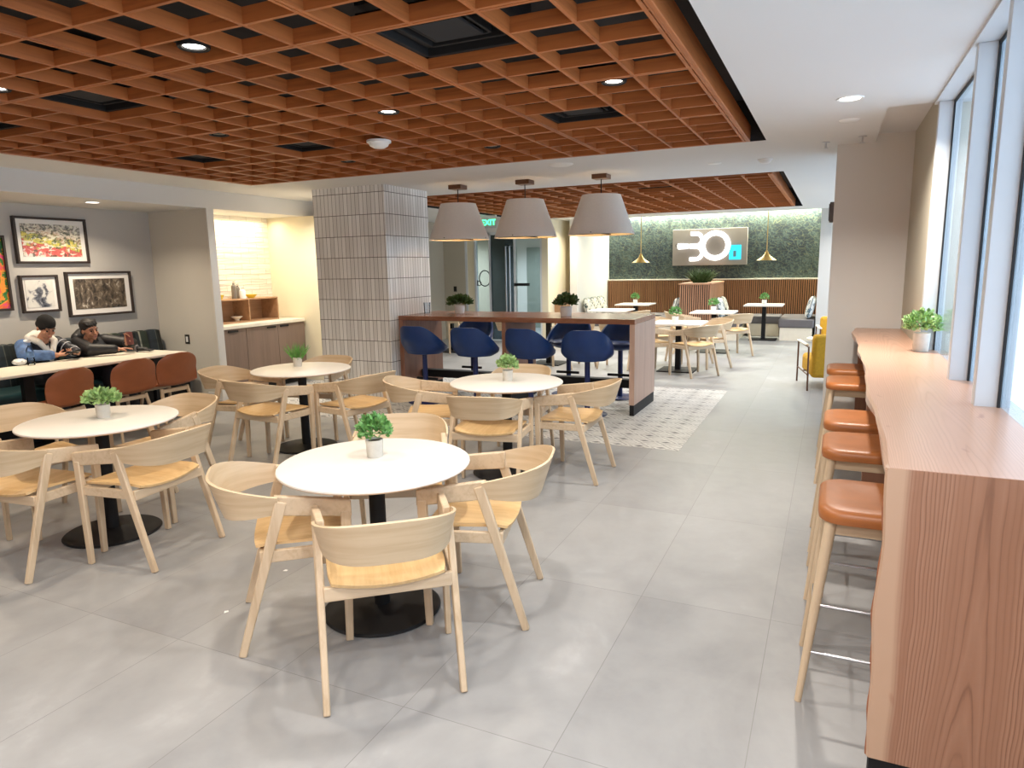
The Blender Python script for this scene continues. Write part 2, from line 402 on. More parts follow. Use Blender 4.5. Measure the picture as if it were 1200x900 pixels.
def put(name, mb, mat, parent=None, smooth=40, bevel=0, seg=2, loc=None):
    o = bpy.data.objects.new(name, mb.mesh(name, smooth) if isinstance(mb, MB) else mb)
    o.data.materials.append(M[mat] if isinstance(mat, str) else mat)
    COL.objects.link(o)
    if parent: o.parent = parent
    if loc: o.location = loc
    if bevel:
        b = o.modifiers.new('edge', 'BEVEL'); b.width = bevel; b.segments = seg; b.limit_method = 'ANGLE'; b.angle_limit = math.radians(50)
        if not smooth:
            for p in o.data.polygons: p.use_smooth = True
            o.data.set_sharp_from_angle(angle=math.radians(40))
    return o
def tag(o, label, cat, group=None):
    o['label'] = label; o['category'] = cat
    if group: o['group'] = group
    return o
def thing(name, label, cat, loc=(0, 0, 0), rz=0, group=None):
    o = bpy.data.objects.new(name, None); o.empty_display_size = .1; COL.objects.link(o); o.location = loc; o.rotation_euler = (0, 0, rz)
    return tag(o, label, cat, group)
def struct(o, label=None):
    o['kind'] = 'structure'
    if label: o['label'] = label
    return o
def clone(root, label, loc, rz, group=None):
    def cp(o, par):
        c = o.copy(); COL.objects.link(c)
        if par: c.parent = par
        for ch in list(o.children): cp(ch, c)
        return c
    r = cp(root, None); r.location = loc; r.rotation_euler = (0, 0, rz); r['label'] = label
    if group: r['group'] = group
    return r
def placer(build, cat=None):
    """first call builds and places the prototype, later calls copy it"""
    st = {}
    def go(label, loc, rz=0, group=None):
        if 'o' not in st:
            o = st['o'] = build(label); o.location = loc; o.rotation_euler = (0, 0, rz)
            if group: o['group'] = group
            return o
        return clone(st['o'], label, loc, rz, group or st['o'].get('group'))
    return go
def face(f):            # heading angle for a thing modelled facing +y
    return math.atan2(-f[0], f[1])

def light_area(name, loc, power, size, color=(1, .87, .72), rot=(0, 0, 0), spread=140, size_y=None):
    l = bpy.data.lights.new(name, 'AREA'); l.energy = power; l.color = color; l.size = size; l.spread = math.radians(spread)
    if size_y: l.shape = 'RECTANGLE'; l.size_y = size_y
    else: l.shape = 'DISK'
    o = bpy.data.objects.new(name, l); COL.objects.link(o); o.location = loc; o.rotation_euler = rot
    return o
def light_point(name, loc, power, r=.04, color=(1, .78, .5)):
    l = bpy.data.lights.new(name, 'POINT'); l.energy = power; l.color = color; l.shadow_soft_size = r
    o = bpy.data.objects.new(name, l); COL.objects.link(o); o.location = loc; return o
# ================================================================== THE SETTING
def S(name, boxes, mat, label=None, bevel=0):
    mb = MB()
    for b in boxes: mb.box(*b)
    return struct(put(name, mb, mat, smooth=0, bevel=bevel), label)
ZC = 2.6
S('floor', [(-8.1, 1.35, -3.1, 17, -.12, 0)], 'floor')
S('floor_inset', [(-6.9, -1.135, 5.86, 8.95, -.01, .002)], 'encaustic', 'patterned black and white encaustic tile floor around the bar table')
S('ceiling', [(-.55, .27, -3.1, 14.6, ZC, 3.05), (.27, .53, -3.1, 5.3, ZC, 3.05), (.27, .76, 5.3, 6.75, 2.66, 3.05), (.27, 1.35, 7.0, 14.6, ZC, 3.05),
              (-8.1, -.55, 6.19, 8.35, ZC, 3.05), (-8.1, -.55, 13.7, 14.6, ZC, 3.05), (-6.95, -6.15, -3.1, 6.19, ZC, 3.05),
              (-8.1, -6.1, 8.35, 13.7, ZC, 3.05), (-6.15, -.55, -3.1, -2.4, ZC, 3.05), (-5.4, 1.35, 14.6, 17, 2.95, 3.05), (-8.1, -5.25, 14.6, 17, ZC, 3.05)], 'ceil')
def plenum(name, x0, x1, y0, y1):
    S(name, [(x0, x1, y0, y1, 2.93, 3.0), (x0, x0+.004, y0, y1, ZC+.001, 2.95), (x1-.004, x1, y0, y1, ZC+.001, 2.95), (x0, x1, y0, y0+.004, ZC+.001, 2.95), (x0, x1, y1-.004, y1, ZC+.001, 2.95)], 'void')
plenum('ceiling_plenum_front', -6.15, -.55, -2.4, 6.19); plenum('ceiling_plenum_rear', -6.1, -.55, 8.35, 13.7)
S('wall_front', [(-8.1, 1.35, -3.1, -3.0, 0, 3)], 'walnut')
S('wall_left', [(-8.1, -8.0, -3.1, 6.2, 0, 3)], 'grey_wall')
S('trim_1', [(-8.0, -6.95, -3.1, 8.3, 2.385, 3.0)], 'white_wall', 'white bulkhead above the alcove and coffee niche')
S('wall_alcove_end', [(-8.0, -6.95, 6.2, 6.28, 0, 2.386)], plain('pale_putty_paint', rgb(204, 200, 190), .65, var=.012, scale=1.5))
S('trim_2', [(-6.955, -6.94, 6.18, 6.285, 0, 2.386)], 'white_wall')
S('baseboard_alcove', [(-7.2, -6.953, 6.185, 6.2, 0, .1)], 'white_wall')
S('wall_niche_back', [(-7.75, -7.65, 6.28, 7.9, 0, 2.386)], 'wave_tile')
S('wall_niche_right', [(-8.1, -6.2, 7.9, 8.02, 0, 2.384)], 'cream_wall')
S('wall_behind_column', [(-8.1, -5.5, 8.3, 8.4, 0, 2.61)], 'taupe_wall')
S('column', [(-5.91, -4.84, 6.9, 7.86, 0, 2.6)], 'finger_tile', 'square column clad in pale glazed finger tiles')
S('wall_left_rear', [(-8.1, -8.0, 8.0, 17, 0, 3)], 'taupe_wall')
S('wall_entry', [(-8.0, -7.45, 13.6, 13.72, 0, 2.61)], 'taupe_wall')
S('wall_entry_header', [(-7.45, -5.46, 13.58, 13.74, 2.36, 2.61)], 'white_wall')
S('wall_entry_pier', [(-5.6, -5.46, 13.6, 15.0, 0, 2.61)], 'cream_wall')
S('wall_recess', [(-6.1, -5.25, 14.95, 15.1, 0, 2.61)], 'cream_wall')
S('wall_rear_left', [(-5.26, -5.1, 14.4, 16.9, 0, 3)], 'white_wall')
S('wall_lobby', [(-8.1, -5.2, 16.85, 17, 0, 2.61)], 'white_wall')
S('wall_back', [(-5.3, -.2, 16.8, 16.95, 0, 3)], 'leafwall', 'back wall papered in dark botanical leaves')
S('wall_rear_right', [(-.26, 1.35, 15.2, 17, 0, 3)], 'white_wall')
S('wall_right_rear', [(1.2, 1.35, 7.3, 15.2, 0, .2), (1.2, 1.35, 7.3, 15.2, 2.5, 3), (1.2, 1.35, 7.3, 7.6, .2, 2.5), (1.2, 1.35, 15.0, 15.2, .2, 2.5)], 'white_wall')
S('wall_pier', [(-.02, .76, 6.75, 7.3, 0, 3), (.76, 1.35, 7.2, 7.3, 0, 3)], 'white_wall', 'white pier at the far end of the window counter')
S('wall_jamb', [(.56, .76, 5.3, 6.75, 0, 2.66)], 'taupe_wall')
S('wall_sill', [(.645, .76, -3.1, 5.3, 0, .96)], 'white_wall')
# window wall on the right
win = thing('window_1', 'tall window wall with white mullions above the counter', 'window'); del win['category']; win['kind'] = 'structure'
put('window_head', MB().box(.53, .76, -3.1, 5.3, 2.585, 3.0), 'mullion', win, smooth=0)
put('window_sill', MB().box(.56, .76, -3.0, 5.3, .96, .985), 'mullion', win, smooth=0)
ys = [5.23, 3.95, 3.27, 2.0, .75, -.5, -1.75, -2.97]
for i, y in enumerate(ys):
    put('mullion', MB().box(.548, .67, y-.03, y+.03, .985, 2.585), 'mullion', win, smooth=0, bevel=.003)
    g = MB().box(.625, .634, y-.046, y-.03, .985, 2.585)
    if i+1 < len(ys):
        g.box(.625, .634, ys[i+1]+.03, y-.03, 2.567, 2.585).box(.626, .634, ys[i+1]+.03, ys[i+1]+.04, .985, 2.585)
    put('gasket', g, 'gasket', win, smooth=0)
    if i+1 < len(ys): put('window_pane', MB().box(.636, .642, ys[i+1]+.03, y-.03, .985, 2.58), 'glass', win, smooth=0)
win2 = thing('window_2', 'window in the rear right wall beyond the pier', 'window'); del win2['category']; win2['kind'] = 'structure'
f = MB()
for y in (7.63, 9.45, 11.3, 13.15, 14.97): f.box(1.2, 1.3, y-.03, y+.03, .2, 2.5)
f.box(1.2, 1.3, 7.6, 15.0, .2, .26).box(1.2, 1.3, 7.6, 15.0, 2.44, 2.5)
put('window_frame', f, 'mullion', win2, smooth=0); put('window_pane', MB().box(1.25, 1.256, 7.6, 15.0, .25, 2.45), 'glass', win2, smooth=0)
# ---- slatted timber ceilings
PX, PY, CP = -.71, 6.19, .302
HV = {(a, b) for a in (2, 10, 14) for b in (4, 10)}     # lower-left cells (x-index, y-index) of the 2x2 vent openings
def lattice(name, label, x_n, y0, y_n, vents, z0=ZC, h=.067):
    g = thing(name, label, 'ceiling panel', (0, 0, z0))
    def blocked(i, j, along):       # slat i of its family between cross lines j and j+1
        for a, b in vents:
            if along == 'y' and i == a+1 and b <= j < b+2: return True
            if along == 'x' and i == b+1 and a <= j < a+2: return True
        return False
    th = .018
    def run(n, m, along):
        mb = MB()
        for i in range(n+1):
            offs = (-.012, .012) if (i % 4 == 0) else (0,)
            for d in offs:
                j = 0
                while j < m:
                    if blocked(i, j, along): j += 1; continue
                    k = j
                    while k < m and not blocked(i, k, along): k += 1
                    if along == 'y': mb.box(PX-CP*i+d-th/2, PX-CP*i+d+th/2, y0-CP*k-.004, y0-CP*j+.004, 0, h)
                    else: mb.box(PX-CP*k-.004, PX-CP*j+.004, y0-CP*i+d-th/2, y0-CP*i+d+th/2, .001, h-.001)
                    j = k
        return mb
    put('long_slats', run(x_n, y_n, 'y'), 'slat_y', g, smooth=0)
    put('cross_slats', run(y_n, x_n, 'x'), 'slat', g, smooth=0)
    put('fascia', MB().box(PX+.014, PX+.036, y0-CP*y_n-.01, y0+.01, -.002, .125).box(PX-CP*x_n-.036, PX-CP*x_n-.014, y0-CP*y_n-.01, y0+.01, -.002, .125), 'slat_y', g, smooth=0, bevel=.004)
    return g
lattice('slatted_ceiling_panel', 'large cedar lattice ceiling panel over the round tables', 18, PY-.02, 28, HV)
lattice('slatted_ceiling_panel', 'smaller cedar lattice ceiling panel beyond the three white pendants', 17, 13.62, 17, {(4, 8), (4, 13), (10, 8)})
def vent(label):
    v = thing('air_vent', label, 'vent')
    s = .286
    fr = MB()
    for r0, r1, z0, z1 in ((s, s-.03, .03, .07), (s-.075, s-.095, .05, .10), (s-.135, s-.15, .05, .10)):
        for sx in (-1, 1):
            fr.box(*(sorted((sx*r0, sx*r1))), -r0, r0, z0, z1); fr.box(-r0, r0, *(sorted((sx*r0, sx*r1))), z0, z1)
    put('frame', fr, 'black_matte', v, smooth=0, bevel=.003)
    put('diffuser_plate', MB().box(-.12, .12, -.12, .12, .04, .055), 'void', v, smooth=0, bevel=.004)
    put('duct_box', MB().box(-s, s, -s, s, .1, .2), 'black_matte', v, smooth=0)
    return v
pv = placer(vent)
VL = {(2, 4): 'black square air vent second nearest the right edge, far row of the lattice ceiling', (2, 10): 'big black square air vent closest to the camera in the lattice ceiling',
      (10, 4): 'black square air vent in the far row, middle of the lattice ceiling', (10, 10): 'black square air vent in the near row, middle of the lattice ceiling',
      (14, 4): 'black square air vent in the far row by the alcove side of the lattice', (14, 10): 'black square air vent in the near row by the alcove side of the lattice'}
VL[(2, 4)] = 'small-looking black square air vent by the right edge, far row of the lattice'
for (a, b) in sorted(HV): pv(VL[(a, b)], (PX-CP*(a+1), PY-.02-CP*(b+1), ZC+.02), 0, 'vents in the lattice ceilings')
for (a, b), l in {(4, 8): 'black air vent in the middle of the rear lattice ceiling', (4, 13): 'black air vent nearest the pendants in the rear lattice ceiling', (10, 8): 'black air vent in the left half of the rear lattice ceiling'}.items():
    pv(l, (PX-CP*(a+1), 13.62-CP*(b+1), ZC+.02), 0, 'vents in the lattice ceilings')

# ---- ceiling fixtures
def can(label, lit=True):
    d = thing('downlight', label, 'downlight')
    put('trim', MB().lathe([(.052, 0), (.068, -.004), (.072, .004), (.07, .07), (.052, .07)], close=True, seg=28), 'black' , d)
    put('lens', MB().lathe([(0, .006), (.045, .006), (.053, .012), (0, .016)], seg=28), 'lamp_lens' if lit else 'lamp_off', d)
    return d
def can_off(label): return can(label, False)
def can_white(label):
    d = thing('downlight', label, 'downlight')
    put('trim', MB().lathe([(.058, -.001), (.075, -.006), (.08, .0), (.08, .004), (.058, .004)], close=True, seg=28), 'white_plastic', d)
    put('lens', MB().lathe([(0, -.003), (.059, -.003), (.059, .003), (0, .003)], seg=28), 'lamp_lens', d)
    return d
def can_white_off(label):
    d = can_white(label); d.children[1].data.materials[0] = M['lamp_off']; return d
p_on, p_off, p_w = placer(can), placer(can_off), placer(can_white)
cellx = lambda k: PX-CP*(k+.5)
celly = lambda k: PY-.02-CP*(k+.5)
LAMP = 13.5
LC = lambda kx: (.82, .66, .47) if kx > 8 else (.9, .80, .66) if kx > 4 else (1, .95, .88)
for kx, ky, l in ((6, 12, 'lit downlight in the lattice above the left-hand near tables'), (11, 12, 'lit downlight in the lattice at the left edge of the picture'), (1, 12, 'lit downlight in the lattice at the top edge of the picture'),
                  (1, 7, 'lit downlight in the lattice near the right edge, beside the small vent'), (6, 7, 'lit downlight in the middle of the lattice ceiling')):
    p_on(l, (cellx(kx), celly(ky), ZC+.02), 0, 'lit downlights in the lattice')
    light_area('lattice_lamp_and_fill', (cellx(kx), celly(ky), ZC-.01), LAMP, .11, LC(kx))
for kx, ky, l in ((11, 7, 'dark downlight can in the lattice above the left table'), (6, 2, 'dark downlight can near the far edge of the lattice'), (11, 2, 'dark downlight can in the far left part of the lattice')):
    p_off(l, (cellx(kx), celly(ky), ZC+.02), 0, 'unlit downlights in the lattice')
    light_area('lattice_lamp_and_fill', (cellx(kx), celly(ky), ZC-.01), LAMP*.8, .11, LC(kx))  # these cans are dark; a fill light is added under each
for kx, ky in ((6, 18), (1, 18), (11, 18), (6, 24), (1, 24)): light_area('lattice_lamp_and_fill', (cellx(kx), celly(ky), ZC-.01), LAMP, .11, (1, .92, .83))
p_w('lit round downlight in the white ceiling beside the windows', (.04, 4.9, ZC), 0, 'downlights in white ceilings')
light_area('ceiling_lamp_and_fill', (.04, 4.9, ZC-.02), 38, .12, (1, .92, .82))
p_w('lit downlight in the alcove soffit above the framed pictures', (-7.3, 5.0, 2.385), 0, 'downlights in white ceilings')
for y in (3.3, 5.0): light_area('alcove_lamp', (-7.3, y, 2.37), 20, .11, (1, .84, .64))
p_w('lit downlight over the cream wall beside the glass entrance', (-5.6, 13.9, ZC), 0, 'downlights in white ceilings')
light_area('entry_lamp', (-4.85, 13.9, ZC-.02), 30, .11, (1, .9, .72))
p_w('lit downlight in front of the exit sign', (-6.25, 12.5, ZC), 0, 'downlights in white ceilings')
def disc(label):
    d = thing('ceiling_speaker', label, 'ceiling speaker')
    put('grille', MB().lathe([(0, -.018), (.09, -.015), (.12, -.004), (.125, 0), (0, 0)], seg=32), 'white_plastic', d); return d
disc('white round ceiling speaker between the lattice and the right pendant').location = (-2.48, 6.54, ZC)
def plate(label):
    d = thing('ceiling_cover_plate', label, 'cover plate')
    put('plate', MB().lathe([(0, -.008), (.06, -.007), (.07, 0), (0, 0)], seg=28), 'white_plastic', d); return d
pp = placer(plate)
pp('flat white cover plate on the ceiling beyond the lit window-side downlight', (.05, 5.63, ZC), 0, 'white ceiling cover plates'); pp('flat white cover plate in front of the rear lattice', (-1.13, 7.3, ZC), 0)
def detector(label):
    d = thing('smoke_detector', label, 'smoke detector')
    put('base', MB().lathe([(0, 0), (.07, 0), (.07, -.012), (0, -.012)], seg=28), 'white_plastic', d)
    put('dome', MB().lathe([(0, -.045), (.03, -.042), (.052, -.03), (.06, -.012), (0, -.012)], seg=28), 'white_plastic', d); return d
pd = placer(detector)
pd('white smoke detector on the ceiling by the right corner of the rear lattice', (-.65, 7.28, ZC), 0, 'smoke detectors')
d = pd('white dome smoke detector under the front lattice ceiling', (-3.25, 4.6, ZC), 0); d.scale = (1.35,)*3
def sprinkler(label):
    d = thing('sprinkler_head', label, 'sprinkler')
    put('stem', MB().cyl((0, 0, .002), (0, 0, -.05), .008, seg=10).cyl((0, 0, .002), (0, 0, -.006), .03, seg=20), 'steel', d); put('deflector', MB().cyl((0, 0, -.05), (0, 0, -.056), .02, seg=14), 'steel', d); return d
ps = placer(sprinkler)
ps('small sprinkler head on the ceiling near the pier, left one', (-.11, 6.55, ZC), 0, 'sprinkler heads'); ps('small sprinkler head on the ceiling near the pier, right one', (.16, 6.4, ZC), 0)

# ---- entrance: glass front, double door, lobby behind
g = thing('door_1', 'glass entrance front with tall bar handles', 'door'); del g['category']; g['kind'] = 'structure'
put('door_frame', MB().box(-7.45, -7.40, 13.6, 13.7, 0, 2.36).box(-7.22, -7.18, 13.6, 13.7, 0, 2.36).box(-6.86, -6.82, 13.6, 13.7, 0, 2.36).box(-6.26, -6.22, 13.6, 13.7, 0, 2.36).box(-5.64, -5.6, 13.6, 13.7, 0, 2.36).box(-7.4, -5.6, 13.6, 13.7, 2.3, 2.36), 'mullion', g, smooth=0)
put('jamb_panel', MB().box(-7.40, -7.22, 13.62, 13.68, 0, 2.3), 'cream_wall', g, smooth=0)
put('glass_panel', MB().box(-7.18, -6.86, 13.64, 13.652, .02, 2.3), 'glass_entry', g, smooth=0)
put('glass_panel', MB().box(-6.22, -5.64, 13.64, 13.652, .02, 2.3), 'glass_entry', g, smooth=0)
put('door_leaf', MB().box(-6.82, -6.26, 13.63, 13.66, .02, 2.3), 'glass_dark', g, smooth=0)
for x in (-6.42, -6.33):
    put('door_handle', MB().tube([(x, 13.62, .5), (x, 13.55, .5), (x, 13.55, 2.05), (x, 13.62, 2.05)], .018, 10), 'steel', g)
lo = MB()
ring = [(-6.98+.17*math.cos(a)*.8, 13.632, 1.37+.17*math.sin(a)) for a in [2*PI*i/40 for i in range(40)]]
lo.tube(ring, .012, 8, True)
lo.tube([(-7.24+.12+.045*math.cos(a), 13.632, 1.26+.05*math.sin(a)) for a in [2*PI*i/20 for i in range(20)]], .008, 6, True)
lo.box(-7.17, -7.155, 13.626, 13.638, 1.21, 1.33)
put('door_lettering', lo, 'black', g)
put('push_bar', MB().box(-6.25, -5.9, 13.58, 13.63, 1.2, 1.26), 'black', g, smooth=0)
d2 = struct(put('door_2', MB().box(-7.35, -6.5, 16.8, 16.86, 0, 2.1), plain('grey_green_door', rgb(132, 138, 130), .5), smooth=0, bevel=.004), 'grey door seen through the glass entrance')
put('door_handle', MB().box(-6.6, -6.56, 16.76, 16.8, .95, 1.1), 'steel', d2, smooth=0)
light_area('lobby_lamp', (-6.8, 15.3, 2.55), 70, .8, (.82, .92, 1), size_y=1.2)
# exit sign
e = thing('exit_sign', 'small green exit sign hanging before the glass entrance', 'sign', (-6.08, 12.1, 2.36))
put('panel', MB().box(-.15, .15, -.012, .012, 0, .2), 'clear', e, smooth=0); put('housing', MB().box(-.16, .16, -.025, .025, .2, .24), 'white_plastic', e, smooth=0, bevel=.004)
def rot_(o, r): o.rotation_euler = r; return o
def lettering(txt, size, depth, mat, parent, loc, rot=(PI/2, 0, 0)):
    c = bpy.data.curves.new('lettering', 'FONT'); c.body = txt; c.size = size; c.extrude = depth; c.align_x = 'CENTER'; c.align_y = 'CENTER'; c.offset = .004
    o = bpy.data.objects.new('lettering', c); COL.objects.link(o); o.parent = parent; o.location = loc; o.rotation_euler = rot
    dg = bpy.context.evaluated_depsgraph_get(); me = bpy.data.meshes.new_from_object(o.evaluated_get(dg)); bpy.data.objects.remove(o)
    me.materials.clear(); return put('lettering', me, mat, parent, loc=loc) if not rot else rot_(put('lettering', me, mat, parent, loc=loc), rot)
M['exit_green'] = emit('exit_green', (.06, .85, .32, 1), 3.2)
lettering('EXIT', .15, .004, 'exit_green', e, (0, -.016, .1))
def switch(label, loc, rz=0):
    s = thing('switch_plate', label, 'switch plate', loc, rz)
    put('plate', MB().box(-.04, .04, -.008, 0, -.06, .06), 'plate', s, smooth=0, bevel=.004); put('socket', MB().box(-.018, .018, -.012, -.007, -.035, .035), 'white_plastic' if 'alcove' in label else 'black', s, smooth=0, bevel=.002); return s
switch('dark outlet plate on the alcove end wall', (-7.5, 6.2, .77)); switch('dark thermostat plate on the taupe wall by the glass entrance', (-7.72, 13.6, 1.14))
b = thing('wall_box', 'small grey box on the side of the white pier, above the yellow chairs', 'wall box', (-.02, 7.16, 2.06))
put('case', MB().box(-.035, 0, -.07, .07, -.09, .09), 'grey_vinyl', b, smooth=0, bevel=.006); put('cover', MB().box(-.042, -.034, -.055, .055, -.075, .075), 'grey_vinyl', b, smooth=0, bevel=.003)
# ================================================================== FURNITURE PROTOTYPES (all face +y)
def smooth_(t): return t*t*(3-2*t)
def armchair(label):
    c = thing('armchair', label, 'chair')
    # back: bent plywood band wrapping from arm to arm
    def back(u, v):
        a = (u-.5)*2                      # -1 .. 1 along the band
        s = abs(a)
        ang = a*PI/2
        w = .238 + .022*v                 # half width, flares towards the top
        d = .225 + .055*v                 # depth behind the arms
        x = w*math.copysign(min(1, abs(math.sin(ang))**.62), a) if s > 1e-6 else 0
        y = -.035 - d*max(0, math.cos(ang))**.78
        back_k = max(0, math.cos(ang))**.8
        top = .688 + .068*back_k; bot = .612 - .028*back_k
        return (x, y, bot + (top-bot)*v)
    put('backrest', MB().shell(back, 40, 6, .011), 'ash_shell', c, smooth=50)
    def seat(u, v):
        x = (u-.5)*2; y = .235 - .372*v
        w = .225 + .012*(1-v)
        r = max(0, v-.72)/.28; w -= .012*r*r
        z = .462 - .012*(1-x*x)*smooth_(min(1, v*1.6)) + .010*(x*x)*v - .012*max(0, v-.85)/.15
        return (x*w, y - .012*(1-x*x)*v**3, z)
    put('seat', MB().shell(seat, 16, 20, -.012), 'ash_ply', c, smooth=50)
    for s in (-1, 1):
        # arm: solid piece from above the front leg back to the band
        a = MB(); a.hexa([(s*.25, .262, .572), (s*.283, .262, .572), (s*.283, .262, .648), (s*.25, .262, .648)],
                         [(s*.222, -.05, .604), (s*.252, -.05, .604), (s*.256, -.05, .692), (s*.226, -.05, .692)])
        put('armrest', a, 'ash_h', c, smooth=0, bevel=.006)
        put('front_leg', MB().beam((s*.268, .238, .60), (s*.273, .223, 0), .03, .044, .026, .032), 'ash', c, smooth=0, bevel=.005)
        put('rear_leg', MB().beam((s*.252, -.022, .665), (s*.2565, -.223, 0), .026, .048, .026, .032), 'ash', c, smooth=0, bevel=.005)
        put('side_rail', MB().beam((s*.262, .225, .43), (s*.248, -.105, .43), .022, .052), 'ash_h', c, smooth=0, bevel=.004)
    put('front_rail', MB().beam((-.25, .218, .43), (.25, .218, .43), .022, .05, side=(0, 1, 0)), 'ash_h', c, smooth=0, bevel=.004)
    put('rear_rail', MB().beam((-.243, -.112, .422), (.243, -.112, .422), .024, .056, side=(0, 1, 0)), 'ash_h', c, smooth=0, bevel=.004)
    return c
place_arm = placer(armchair)
def rtable(label):
    t = thing('round_table', label, 'table')
    put('tabletop', MB().lathe([(0, .735), (.434, .735), (.441, .731), (.442, .724), (0, .724)], seg=72), 'table_white', t, smooth=30)
    put('edge_band', MB().lathe([(0, .7238), (.4415, .7238), (.438, .718), (.415, .711), (0, .711)], seg=72), 'table_edge', t, smooth=30)
    put('column', MB().cyl((0, 0, .02), (0, 0, .70), .038, seg=28), 'black', t)
    put('mounting_plate', MB().cyl((0, 0, .694), (0, 0, .708), .12, .15, seg=28), 'black', t)
    put('base', MB().lathe([(0, 0), (.275, 0), (.28, .006), (.27, .014), (.08, .022), (.05, .032), (0, .034)], seg=56), 'black', t, smooth=30)
    return t
place_rt = placer(rtable)

def leaf_blob(n, r, h, z0, lsize, mode, seed, droop=.0):
    rr = random.Random(seed); mb = MB(); bm = mb.bm
    for i in range(n):
        if mode == 'ball':
            a = rr.uniform(0, 2*PI); ph = math.acos(rr.uniform(-.35, 1)); q = rr.uniform(.55, 1)
            c = Vector((r*q*math.sin(ph)*math.cos(a), r*q*math.sin(ph)*math.sin(a), z0 + h*.42 + h*.58*q*math.cos(ph)))
            d = Vector((math.sin(ph)*math.cos(a), math.sin(ph)*math.sin(a), math.cos(ph)*.8 + .35)).normalized()
            d = (d + Vector((rr.uniform(-.6, .6), rr.uniform(-.6, .6), rr.uniform(-.4, .6)))).normalized()
            L = lsize*rr.uniform(.55, .95); W = L*rr.uniform(.5, .75); base = c - d*L*.5; bend = rr.uniform(.1, .35)
        else:       # blades rising from the pot
            a = rr.uniform(0, 2*PI); q = rr.uniform(0, 1)**.5
            base = Vector((r*.35*q*math.cos(a), r*.35*q*math.sin(a), z0 - .01))
            d = Vector((math.cos(a)*q*rr.uniform(.3, .9), math.sin(a)*q*rr.uniform(.3, .9), 1)).normalized()
            L = h*rr.uniform(.6, 1.05); W = lsize*rr.uniform(.7, 1.2); bend = rr.uniform(.05, .3) + droop
        s = d.cross(Vector((0, 0, 1)) if abs(d.z) < .95 else Vector((1, 0, 0))).normalized(); s = (Matrix.Rotation(rr.uniform(0, 2*PI), 3, d) @ s)
        nrm = d.cross(s)
        def P(t, k): return base + d*L*t + nrm*(-bend*L*t*t) + s*W*.5*k
        if mode == 'grass': rows = [(0, .35), (.4, .5), (.75, .35)]
        else: rows = [(0, .12), (.35, 1), (.7, .8)]
        vs = [[bm.verts.new(P(t, -k)), bm.verts.new(P(t, 0) - nrm*W*.12), bm.verts.new(P(t, k))] for t, k in rows]; tip = bm.verts.new(P(1, 0))
        for p, q2 in zip(vs, vs[1:]):
            bm.faces.new((p[0], p[1], q2[1], q2[0])); bm.faces.new((p[1], p[2], q2[2], q2[1]))
        bm.faces.new((vs[-1][0], vs[-1][1], tip)); bm.faces.new((vs[-1][1], vs[-1][2], tip))
    return mb
def potted(label, pot='pot', leaf='leaf', mode='ball', r=.075, h=.12, n=150, ls=.035, pr=.042, ph=.085, seed=1, droop=0):
    p = thing('potted_plant', label, 'plant')
    put('pot', MB().lathe([(0, 0), (pr*.86, 0), (pr*.9, .003), (pr, ph), (pr*.9, ph), (pr*.86, ph*.82), (0, ph*.82)], seg=32), pot, p)
    put('soil', MB().lathe([(0, ph*.9), (pr*.9, ph*.88), (pr*.88, ph*.8), (0, ph*.8)], seg=24), 'soil', p)
    o = put('foliage', leaf_blob(n, r, h, ph*.85, ls, mode, seed, droop), leaf, p, smooth=60)
    return p

# ---- round tables and the four armchairs at each
T1, T2, T3, T4 = (-1.89, 2.52), (-2.27, 4.76), (-4.07, 2.67), (-4.36, 4.79)
TG = 'white round tables on black pedestals'
place_rt('white round table nearest the camera, in the middle of the picture', (*T1, 0), .3, TG)
place_rt('white round table beside the patterned tile floor, in front of the bar table', (*T2, 0), .9)
place_rt('white round table at the left edge of the picture, before the tan alcove chairs', (*T3, 0), 1.3)
place_rt('white round table between the coffee niche and the tiled column', (*T4, 0), 1.8)
AG = 'ash armchairs at the round tables'
chairs = [
 ((-1.546, 2.099), (-.642, .767), 'ash armchair nearest the camera, its back squarely turned to us'),
 ((-2.203, 2.270), (.731, .682), 'ash armchair on the left side of the nearest round table'),
 ((-1.450, 2.795), (-.965, -.26), 'ash armchair on the right side of the nearest round table'),
 ((-2.16, 3.12), (.48, -.88), 'ash armchair behind the nearest round table, mostly hidden by its top'),
 ((-2.212, 4.32), (-.203, .979), 'ash armchair in front of the round table by the patterned floor, back to us'),
 ((-2.945, 4.635), (.88, .47), 'ash armchair at the left of the round table by the patterned floor'),
 ((-1.737, 4.93), (-1, -.03), 'ash armchair at the right of the round table, standing half on the patterned floor'),
 ((-2.40, 5.25), (.12, -1), 'ash armchair hidden behind the round table in front of the blue stools'),
 ((-4.07, 2.19), (-.095, .995), 'ash armchair cut by the left picture edge, pulled up to the left round table'),
 ((-3.53, 2.59), (-.995, -.104), 'ash armchair on the right of the left-edge round table, seen from behind'),
 ((-4.10, 3.15), (0, -1), 'ash armchair behind the left-edge round table, facing the camera'),
 ((-4.74, 2.62), (1, -.12), 'ash armchair at the far left of the left-edge round table'),
 ((-4.262, 4.245), (.05, 1), 'ash armchair in front of the round table by the niche, yellow seat showing'),
 ((-4.87, 4.535), (.976, .219), 'ash armchair on the left of the round table by the niche'),
 ((-3.715, 4.77), (-.98, .19), 'ash armchair on the right of the round table by the niche, near the column'),
 ((-4.54, 5.25), (.15, -1), 'ash armchair behind the round table by the niche, only its top rim showing'),
]
for (x, y), f, l in chairs: place_arm(l, (x, y, 0), face(f), AG)
def mk_plant(seed, leaf, mode='ball', **k): return lambda label: potted(label, leaf=leaf, mode=mode, seed=seed, **k)
PG = 'small potted plants on tables'
def plant(label, loc, **k):
    p = potted(label, **k); p.location = loc; p['group'] = PG; return p
plant('bright green curly plant in a grey pot on the nearest round table', (-1.94, 2.59, .735), seed=3, r=.085, h=.14, n=460, ls=.036)
